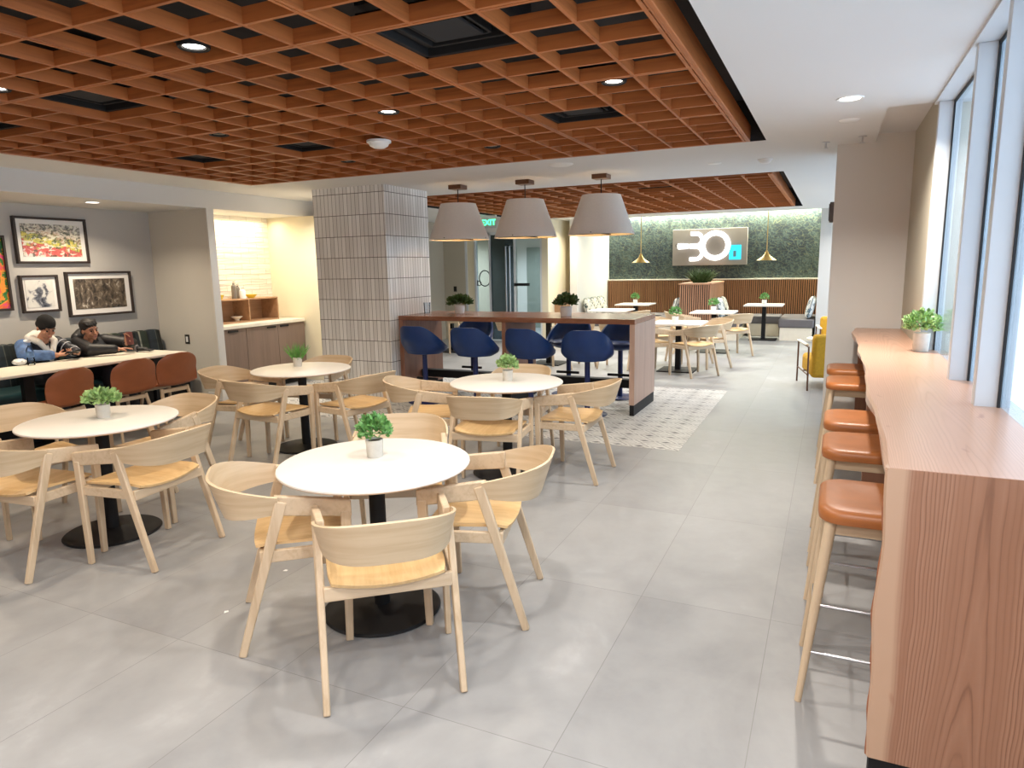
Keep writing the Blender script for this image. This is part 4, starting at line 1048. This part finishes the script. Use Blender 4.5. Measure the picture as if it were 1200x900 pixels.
def lounge(label):
    c = thing('lounge_chair', label, 'chair')
    put('seat', MB().box(-.33, .33, -.26, .36, .16, .40), 'ochre', c, smooth=0, bevel=.05, seg=4); put('backrest', MB().obox((0, -.30, .43), (.66, .13, .56), Matrix.Rotation(.12, 3, 'X')), 'ochre', c, smooth=0, bevel=.05, seg=4)
    for sx in (-1, 1):
        put('frame', MB().tube([(sx*.38, .36, 0), (sx*.38, .36, .55), (sx*.38, -.38, .55), (sx*.38, -.42, 0)], .011, 10), 'bronze', c); put('armrest', MB().box(sx*.38-.025, sx*.38+.025, -.25, .36, .555, .575), 'stone', c, smooth=0, bevel=.006)
        put('support_bar', MB().cyl((sx*.38, .34, .2), (sx*.38, -.38, .2), .009, seg=8).cyl((sx*.30, 0, .2), (sx*.38, 0, .2), .009, seg=8), 'bronze', c)
    return c
plg = placer(lounge)
plg('ochre lounge chair with thin metal frame beside the white pier, back to us', (.08, 9.76, 0), .2, 'ochre lounge chairs beyond the pier'); plg('second ochre lounge chair farther off, only its top showing by the pier', (.22, 12.2, 0), PI+.1)
st = thing('side_table', 'small pale side table between the ochre lounge chairs', 'side table', (-.05, 11.0, 0)); put('top', MB().lathe([(0, .5), (.24, .5), (.245, .49), (.24, .48), (0, .48)], seg=36), 'stone', st); put('stem', MB().cyl((0, 0, .01), (0, 0, .48), .02, seg=14), 'steel', st); put('base', MB().lathe([(0, 0), (.18, 0), (.18, .012), (0, .016)], seg=32), 'steel', st)
led = thing('wood_ledge', 'low brown cabinet against the cream wall by the entrance', 'cabinet', (-5.455, 13.95, 0)); put('body', MB().box(.0, .18, 0, .92, 0, .85), 'oak_box', led, smooth=0, bevel=.003); put('top', MB().box(-.0, .2, -.01, .93, .85, .875), 'oak_box', led, smooth=0, bevel=.003)

# ---- illuminated sign on the back wall
sg = thing('illuminated_sign', 'backlit sign reading 30 on a taupe board on the leafy wall', 'sign', (-2.65, 16.8, 1.985))
M['board'] = plain('taupe_sign_board', rgb(150, 142, 134), .5, var=.02); M['neon'] = emit('white_sign_glow', (1, .99, .95, 1), 2.6); M['neon_blue'] = emit('cyan_sign_glow', (.03, .62, .85, 1), 1.6)
put('board', MB().box(-.85, .85, -.08, 0, -.42, .42), 'board', sg, smooth=0, bevel=.004)
arc = lambda cx, cz, r, a0, a1, n=22, k=1: [(cx+r*math.cos(math.radians(a0+(a1-a0)*i/n)), -.115, cz+k*r*math.sin(math.radians(a0+(a1-a0)*i/n))) for i in range(n+1)]
put('letter_zero', MB().tube(arc(.145, .03, .285, 0, 351, 47), .058, 12, True), 'neon', sg, smooth=60)
th = [(-.42, -.115, .315)] + arc(-.30, .175, .14, 90, -75, 16) + [(-.44, -.115, .035)]
tl = [(-.44, -.115, .02)] + arc(-.30, -.13, .145, 75, -90, 16) + [(-.44, -.115, -.275)]
put('letter_three', MB().tube(th, .045, 12).tube(tl, .045, 12), 'neon', sg, smooth=60)
put('pill', MB().tube([(-.72, -.11, .03), (-.70, -.11, .03), (-.52, -.11, .03), (-.42, -.11, .03)], [.06, .068, .06, .04], 14), 'neon', sg, smooth=60)
put('pill_lettering', MB().tube(arc(-.74, .05, .03, 60, 300, 12)[0:13], .007, 6).box(-.68, -.67, -.2, -.185, -.005, .06).box(-.62, -.61, -.2, -.185, .0, .05), 'black', sg)
put('square_letter', MB().box(.46, .72, -.12, -.09, -.30, -.235).box(.46, .72, -.12, -.09, -.035, .03).box(.46, .545, -.12, -.09, -.235, -.035).box(.615, .72, -.12, -.09, -.235, -.035).box(.545, .615, -.12, -.09, -.10, -.035), 'neon_blue', sg, smooth=0)
light_area('cove_strip', (-2.7, 16.7, 2.88), 260, 4.8, (1, 1, .80), size_y=.12, spread=170)

# two scraps of paper on the floor by the nearest chairs
for (x, y, rz, l) in ((-2.631, 2.655, .4, 'tiny white paper scrap on the floor left of the nearest round table'), (-2.569, 2.187, 1.2, 'tiny white paper scrap on the open floor, nearer the camera')):
    sc_ = tag(put('paper_scrap', MB().prism([(-.012, -.008), (.010, -.010), (.014, .004), (-.002, .011)], 0, .0012), 'white_plastic', smooth=0, loc=(x, y, .0003)), l, 'paper'); sc_.rotation_euler = (0, 0, rz)
# ================================================================== PEOPLE
def blob(name, prims, vox, mat, parent, smooth_it=4, clip=None):
    """one continuous surface grown round overlapping tapered limbs"""
    mb = MB()
    for p in prims:
        if p[0] == 'c':
            _, a, ra, b, rb = p; a, b = Vector(a), Vector(b)
            n = max(2, int((b-a).length/max(.004, min(ra, rb)*.5)))
            mb.cyl(a, b, ra, rb, 14); mb.ball(a, ra, seg=14, rings=8); mb.ball(b, rb, seg=14, rings=8)
        else:
            _, c, r = p[:3]; mb.ball(c, 1, *r, seg=28, rings=18, rot=p[3] if len(p) > 3 else None)
    o = bpy.data.objects.new('tmp', mb.mesh('tmp')); COL.objects.link(o)
    r = o.modifiers.new('r', 'REMESH'); r.mode = 'VOXEL'; r.voxel_size = vox; r.use_smooth_shade = True
    s = o.modifiers.new('s', 'SMOOTH'); s.factor = .5; s.iterations = smooth_it
    dg = bpy.context.evaluated_depsgraph_get(); me = bpy.data.meshes.new_from_object(o.evaluated_get(dg)); me.name = name
    bpy.data.objects.remove(o)
    for p in me.polygons: p.use_smooth = True
    me.materials.clear()
    return put(name, me, mat, parent)
M['skin'] = plain('skin', rgb(176, 126, 100), .55, var=.05, scale=20); M['hair'] = plain('black_hair', rgb(22, 18, 17), .6, var=.3, scale=60)
M['lip'] = plain('lips', rgb(150, 84, 76), .5); M['eye'] = plain('dark_eyes', rgb(24, 18, 16), .3)
M['beanie'] = plain('black_knit', rgb(20, 19, 20), .95, var=.3, scale=80, bump=.4); M['navy'] = plain('black_navy_jacket', rgb(22, 24, 34), .6, var=.15, scale=12)
M['sleeve_blue'] = plain('blue_printed_sleeve', rgb(74, 104, 150), .6, var=.45, scale=14); M['hoodie'] = plain('white_fleece', rgb(216, 212, 202), .9, var=.04, scale=30, bump=.3)
M['jacket_black'] = plain('black_puffer', rgb(20, 19, 22), .55, var=.2, scale=9); M['trousers'] = plain('dark_trousers', rgb(30, 33, 42), .8, var=.1); M['shoe'] = plain('dark_shoes', rgb(40, 40, 44), .6)
M['white_mark'] = plain('white_print', rgb(214, 214, 216), .6); M['phone_black'] = plain('black_phone', rgb(14, 14, 16), .25); M['phone_red'] = plain('brown_phone_case', rgb(104, 52, 42), .4)
def hand(wrist, direction, palm_n, curl, side):
    """palm, four unequal bent fingers and a thumb leaving the side of the palm"""
    w = Vector(wrist); d = Vector(direction).normalized(); n = Vector(palm_n); n = (n - d*n.dot(d)).normalized(); s = d.cross(n)*side
    P = []
    kn = w + d*.075
    for k in (-1.5, -.5, .5, 1.5): P.append(('c', w + d*.012 + s*k*.011, .013, kn + s*k*.0175, .0105))
    for k, L in ((-1.5, .056), (-.5, .068), (.5, .073), (1.5, .066)):       # little .. index
        a = kn + s*k*.0185; q = d.copy()
        for seg_, f_ in ((.45, 1.), (.32, .92), (.23, .8)):
            q = (q*math.cos(curl) + n*math.sin(curl)).normalized() if seg_ != .45 else (q*math.cos(curl*.7) + n*math.sin(curl*.7)).normalized()
            n2 = (n - q*n.dot(q)); b = a + q*L*seg_*1.05; P.append(('c', a, .0082*f_, b, .0076*f_)); a = b
    t0 = w + d*.025 + s*.02; t1 = t0 + (s*.8 + d*.5 + n*.35).normalized()*.036; t2 = t1 + (d*.8 + n*.6 + s*.1).normalized()*.03
    P += [('c', t0, .0125, t1, .0095), ('c', t1, .0092, t2, .008)]
    return P
def head(c, fwd, up, s=1.):
    """skull, jaw, nose, brow, ears as one group of swellings; returns prims and a frame"""
    c = Vector(c); f = Vector(fwd).normalized(); u = Vector(up); u = (u - f*u.dot(f)).normalized(); r = f.cross(u)
    rot = Matrix((r, f, u)).transposed()
    q = lambda x, y, z: c + (r*x + f*y + u*z)*s
    P = [('e', q(0, -.012, .03), (.073*s, .092*s, .088*s), rot), ('e', q(0, .028, -.045), (.056*s, .058*s, .066*s), rot), ('e', q(0, .052, -.093), (.024*s, .022*s, .018*s), rot),
         ('c', q(0, .082, .012), .009*s, q(0, .106, -.03), .013*s), ('c', q(-.012, .092, -.033), .008*s, q(.012, .092, -.033), .008*s),
         ('c', q(-.04, .076, .027), .011*s, q(.04, .076, .027), .011*s), ('e', q(-.036, .066, -.028), (.022*s, .016*s, .02*s), rot), ('e', q(.036, .066, -.028), (.022*s, .016*s, .02*s), rot),
         ('c', q(-.017, .086, -.06), .007*s, q(.017, .086, -.06), .007*s)]
    for k in (-1, 1): P.append(('e', q(k*.076, -.012, -.008), (.010*s, .018*s, .032*s), rot))
    return P, q, rot
def face_parts(root, q, rot, s):
    for k in (-1, 1): put('eye', MB().ball(q(k*.031, .079, .004), .0095*s, seg=14, rings=8), 'eye', root)
    put('mouth', MB().ball(q(0, .092, -.062), 1, .021*s, .006*s, .0075*s, seg=16, rings=8, rot=rot), 'lip', root)
    for k in (-1, 1): put('eyebrow', MB().tube([q(k*.015, .09, .027), q(k*.032, .088, .034), q(k*.05, .076, .028)], .0045*s, 8), 'hair', root)

# person in the beanie
p1 = thing('person', 'person in black beanie, white hoodie and blue-sleeved jacket, looking down at a device', 'person', (0, 0, 0))
hP, q1, rot1 = head((-7.44, 4.43, 1.075), (.85, -.06, -.46), (.44, -.02, 1), .98)
LS, RS = (-7.56, 4.59, .90), (-7.55, 4.24, .90); LE, RE = (-7.40, 4.645, .812), (-7.40, 4.16, .812); LW, RW = (-7.245, 4.60, .80), (-7.25, 4.385, .80)
torso = [('c', (-7.60, 4.43, .65), .13, (-7.60, 4.43, .80), .125), ('c', (-7.60, 4.36, .82), .10, (-7.60, 4.48, .82), .10), ('c', (-7.56, 4.43, .90), .065, (-7.49, 4.43, .99), .05)]
legs1 = [('c', (-7.60, 4.35, .575), .085, (-7.16, 4.32, .56), .062), ('c', (-7.60, 4.51, .575), .085, (-7.15, 4.55, .56), .062), ('c', (-7.16, 4.32, .55), .056, (-7.10, 4.31, .1), .042), ('c', (-7.15, 4.55, .55), .056, (-7.10, 4.57, .1), .042)]
arms1 = [('c', LS, .052, LE, .042), ('c', LE, .04, LW, .027), ('c', RS, .052, RE, .042), ('c', RE, .04, RW, .027)]
feet = lambda ys: [c for y in ys for c in (('c', (-7.12, y, .05), .04, (-6.97, y, .035), .033),)]
blob('body', hP + torso + legs1 + arms1 + feet((4.31, 4.57)) + hand(RW, (.45, .85, .05), (.2, -.1, 1), .5, -1) + hand(LW, (.3, -.9, .05), (.2, .1, 1), .5, 1), .0045, 'skin', p1)
face_parts(p1, q1, rot1, .98)
def grow(P, k): return [(p[0], p[1], p[2]+k, p[3], p[4]+k) if p[0] == 'c' else p for p in P]
blob('jacket', grow(torso[:2], .035) + [('c', (-7.57, 4.30, .885), .068, (-7.57, 4.54, .885), .068)], .008, 'navy', p1, 6)
blob('sleeve', grow([('c', RS, .056, RE, .05), ('c', RE, .048, Vector(RE).lerp(Vector(RW), .8), .034)], .018), .007, 'sleeve_blue', p1, 6)
sl = blob('sleeve', grow([('c', LS, .056, LE, .046), ('c', LE, .044, Vector(LE).lerp(Vector(LW), .8), .03)], .016), .007, 'navy', p1, 6)
for t in (.1, .5):
    c = Vector(LE).lerp(Vector(LW), t); d = (Vector(LW)-Vector(LE)).normalized(); s = d.cross(Vector((0, 0, 1))).normalized(); uu_ = s.cross(d)
    put('sleeve_stripe', MB().tube([c + (s*math.cos(a)+uu_*math.sin(a))*(.060-.016*t) for a in [2*PI*i/24 for i in range(24)]], .004, 8, True), 'white_mark', sl)
for t in (.3, .6): 
    c = Vector(LS).lerp(Vector(LE), t); d = (Vector(LE)-Vector(LS)).normalized(); s = d.cross(Vector((0, 1, 0))).normalized(); uu_ = s.cross(d)
    put('sleeve_stripe', MB().tube([c + (s*math.cos(a)+uu_*math.sin(a))*(.072-.010*t) for a in [2*PI*i/24 for i in range(24)]], .005, 8, True), 'white_mark', sl)
put('shoulder_patch', MB().ball((-7.52, 4.26, .945), 1, .05, .045, .022), 'white_mark', p1)
blob('hood', [('c', (-7.60, 4.34, .965), .05, (-7.64, 4.43, .99), .058), ('c', (-7.64, 4.43, .99), .058, (-7.60, 4.53, .965), .05), ('c', (-7.60, 4.34, .965), .048, (-7.48, 4.36, .93), .034), ('c', (-7.60, 4.53, .965), .048, (-7.48, 4.52, .93), .034),
                ('c', (-7.48, 4.36, .93), .034, (-7.425, 4.42, .82), .024), ('c', (-7.48, 4.52, .93), .034, (-7.425, 4.46, .82), .024), ('c', (-7.425, 4.42, .82), .022, (-7.43, 4.44, .72), .02)], .007, 'hoodie', p1, 5)
for y in (4.415, 4.465): put('drawstring', MB().tube([(-7.43, y, .89), (-7.398, y, .84), (-7.395, y, .77)], .005, 8), 'white_mark', p1)
blob('beanie', [('e', q1(0, -.016, .052), (.083, .101, .088), rot1), ('e', q1(0, -.028, .02), (.084, .096, .06), rot1)], .006, 'beanie', p1, 3)
blob('trousers', grow(legs1, .014) + [('c', (-7.60, 4.38, .60), .13, (-7.60, 4.48, .60), .13)], .009, 'trousers', p1, 4)
for y in (4.31, 4.57): blob('shoe', [('c', (-7.13, y, .055), .05, (-6.97, y, .042), .042)], .008, 'shoe', p1, 3)
ph = thing('handheld_device', 'dark handheld device held in both hands by the person in the beanie', 'phone', (-7.175, 4.505, .815), 0); m_ = Matrix.Rotation(-.5, 3, 'Y')
put('case', MB().obox((0, 0, 0), (.075, .15, .012), m_), 'phone_black', ph, smooth=0, bevel=.004); put('screen', MB().obox(m_ @ Vector((0, 0, .0065)), (.062, .12, .001), m_), 'gasket', ph, smooth=0)

# bare-headed person
p2 = thing('person', 'dark-haired person in a black jacket leaning arms on the table, holding up a phone', 'person', (0, 0, 0))
hP, q2, rot2 = head((-7.43, 4.885, 1.01), (.98, -.04, -.14), (.14, -.16, 1), .96)
LS, RS = (-7.54, 5.120, .87), (-7.54, 4.800, .87); LE, RE = (-7.33, 5.290, .822), (-7.255, 4.750, .815); LW, RW = (-7.20, 5.140, .835), (-7.09, 4.950, .80)
torso = [('c', (-7.60, 4.950, .645), .125, (-7.58, 4.950, .76), .12), ('c', (-7.58, 4.880, .78), .10, (-7.58, 5.020, .78), .10), ('c', (-7.55, 4.930, .85), .06, (-7.47, 4.890, .93), .048)]
legs2 = [('c', (-7.60, 4.870, .575), .082, (-7.16, 4.850, .56), .06), ('c', (-7.60, 5.030, .575), .082, (-7.15, 5.070, .56), .06), ('c', (-7.16, 4.850, .55), .055, (-7.10, 4.850, .1), .04), ('c', (-7.15, 5.070, .55), .055, (-7.10, 5.080, .1), .04)]
arms2 = [('c', LS, .05, LE, .04), ('c', LE, .038, LW, .026), ('c', RS, .05, RE, .04), ('c', RE, .038, RW, .026)]
blob('body', hP + torso + legs2 + arms2 + feet((4.85, 5.08)) + hand(LW, (.35, -.05, .9), (.4, -.9, .2), .42, 1) + hand(RW, (.35, .9, .05), (.1, 0, -1), .22, -1), .0045, 'skin', p2)
face_parts(p2, q2, rot2, .96)
hr = [('e', q2(0, -.026, .05), (.081, .097, .084), rot2), ('c', q2(-.076, -.02, .03), .014, q2(-.072, -.045, -.03), .013), ('c', q2(.076, -.02, .03), .014, q2(.072, -.045, -.03), .013)]
for k in range(14):
    a = k/13*2-1; hr.append(('c', q2(a*.06, .045-.03*a*a, .105), .016, q2(a*.064+.006*math.sin(k*2.3), .076-.028*a*a, .072+.01*math.sin(k*1.7)), .008))
blob('hair', hr, .005, 'hair', p2, 2)
for k in range(-3, 4): pass
blob('jacket', grow(torso[:2], .038) + [('c', (-7.56, 4.850, .855), .066, (-7.56, 5.080, .855), .066), ('c', (-7.55, 4.950, .87), .075, (-7.51, 4.950, .90), .062)], .008, 'jacket_black', p2, 6)
for a, b, c_ in ((LS, LE, LW), (RS, RE, RW)):
    blob('sleeve', grow([('c', a, .056, b, .05), ('c', b, .048, Vector(b).lerp(Vector(c_), .85), .034)], .018), .007, 'jacket_black', p2, 6)
blob('hood', [('c', (-7.60, 4.830, .93), .05, (-7.66, 4.930, .96), .062), ('c', (-7.66, 4.930, .96), .062, (-7.60, 5.050, .93), .05)], .008, 'jacket_black', p2, 4)
for y, t in ((4.87, .25), (5.03, -.25)): put('chest_stripe', MB().obox((-7.432, y, .80), (.012, .075, .026), Matrix.Rotation(t, 3, 'X')), 'white_mark', p2, smooth=0, bevel=.005)
blob('trousers', grow(legs2, .014) + [('c', (-7.60, 4.900, .595), .125, (-7.60, 5.000, .595), .125)], .009, 'trousers', p2, 4)
for y in (4.85, 5.08): blob('shoe', [('c', (-7.13, y, .055), .05, (-6.97, y, .042), .042)], .008, 'shoe', p2, 3)
ph = thing('phone', 'phone in a brown case held up by the dark-haired person', 'phone', (-7.135, 5.135, .90), -.35); m_ = Matrix.Rotation(-.25, 3, 'Y')
put('case', MB().obox((0, 0, 0), (.010, .072, .145), m_), 'phone_red', ph, smooth=0, bevel=.004); put('screen', MB().obox(m_ @ Vector((-.0055, 0, 0)), (.001, .064, .13), m_), 'phone_black', ph, smooth=0)

# things lying on the alcove table
wb = thing('water_bottle', 'clear water bottle with a blue label on the alcove table', 'bottle', (-7.2, 4.1, .735))
M['blue_label'] = plain('blue_bottle_label', rgb(92, 124, 168), .4, var=.3, scale=30)
put('body', MB().lathe([(0, 0), (.03, 0), (.034, .01), (.034, .06), (.031, .07), (.034, .08), (.034, .14), (.026, .175), (.013, .19), (.013, .2), (0, .2)], seg=24), 'clear', wb); put('label', MB().lathe([(.0345, .08), (.0345, .135), (.0338, .135), (.0338, .08)], close=True, seg=24), 'blue_label', wb); put('cap', MB().cyl((0, 0, .2), (0, 0, .218), .015, seg=18), 'blue_label', wb)
nb = thing('crumpled_napkin', 'crumpled white paper napkin beside the water bottle', 'napkin', (-7.32, 4.06, .737)); mb = MB().ball((0, 0, .03), .05, 1.2, 1.1, .62, seg=24, rings=14)
rr_ = random.Random(5)
for v in mb.bm.verts: v.co += Vector((rr_.uniform(-1, 1), rr_.uniform(-1, 1), rr_.uniform(-.6, .6)))*.009
for v in mb.bm.verts: v.co.z = max(v.co.z, 0)
put('paper', mb, 'white_plastic', nb, smooth=20)
gv = thing('winter_glove', 'dark glove with a grey cuff lying on the alcove table', 'glove', (-7.12, 5.22, .7435), .4)
blob('glove_body', [('c', (0, 0, .026), .026, (.09, 0, .024), .022)] + [('c', (.09, k*.016, .018), .012, (.15, k*.024, .014), .010) for k in (-1.5, -.5, .5, 1.5)] + [('c', (.03, .03, .018), .014, (.08, .062, .014), .011)], .005, 'jacket_black', gv, 2)
put('cuff', MB().tube([(-.02, .034*math.cos(a), .034+.032*math.sin(a)) for a in [2*PI*i/24 for i in range(24)]], .010, 10, True), 'grey_vinyl', gv)
# ================================================================== ADDED FILL LIGHTS, DAYLIGHT, CAMERA
for x, y in ((-1.6, 9.6), (-3.6, 9.6), (-5.2, 9.6), (-1.6, 11.8), (-3.6, 11.8), (-5.2, 11.8), (-2.6, 13.2)):
    light_area('rear_fill_light', (x, y, ZC-.01), 29, .11, (1, .96, .9))  # lights without fittings, added to brighten the rear dining area
for x, y in ((-5.3, 7.2), (-6.4, 7.2), (-.6, 10.5), (.4, 12.5), (.4, 14.2)): light_area('ceiling_lamp_and_fill', (x, y, ZC-.01), 22, .11, (1, .96, .9))  # fill added without fittings, near the column and towards the rear right
for x, y in ((-.1, .9), (-.1, -.6), (-.1, -2.0), (-1.6, -2.7), (-3.6, -2.7)): light_area('near_fill_light', (x, y, ZC-.01), 27, .12, (1, .96, .92), spread=165)  # unseen lights added around the camera to brighten the counter end
w = bpy.data.worlds.new('daylight'); sc.world = w; w.use_nodes = True
w.node_tree.nodes['Background'].inputs[0].default_value = (.71, .83, .96, 1); w.node_tree.nodes['Background'].inputs[1].default_value = 3.2
cam = bpy.data.cameras.new('camera'); co = bpy.data.objects.new('camera', cam); COL.objects.link(co); sc.camera = co
cam.sensor_fit = 'HORIZONTAL'; cam.sensor_width = 36; cam.lens = 800/1200*36; cam.clip_start = .05; cam.clip_end = 100
yaw, pitch, roll = .43677, .17055, -.01828
fw = Vector((-math.sin(yaw)*math.cos(pitch), math.cos(yaw)*math.cos(pitch), -math.sin(pitch))); r0 = Vector((math.cos(yaw), math.sin(yaw), 0)); u0 = r0.cross(fw)
rr = r0*math.cos(roll) + u0*math.sin(roll); uu = -r0*math.sin(roll) + u0*math.cos(roll)
m = Matrix((rr, uu, -fw)).transposed().to_4x4(); m.translation = (0, 0, 1.62); co.matrix_world = m
vs = sc.view_settings; vs.view_transform = 'Standard'; vs.look = 'None'; vs.gamma = 1; vs.use_curve_mapping = False; vs.exposure = 0.15
sc.cycles.use_denoising = True
sc.cycles.max_bounces = 10; sc.cycles.diffuse_bounces = 6; sc.cycles.transparent_max_bounces = 16
sc.cycles.sample_clamp_indirect = 6
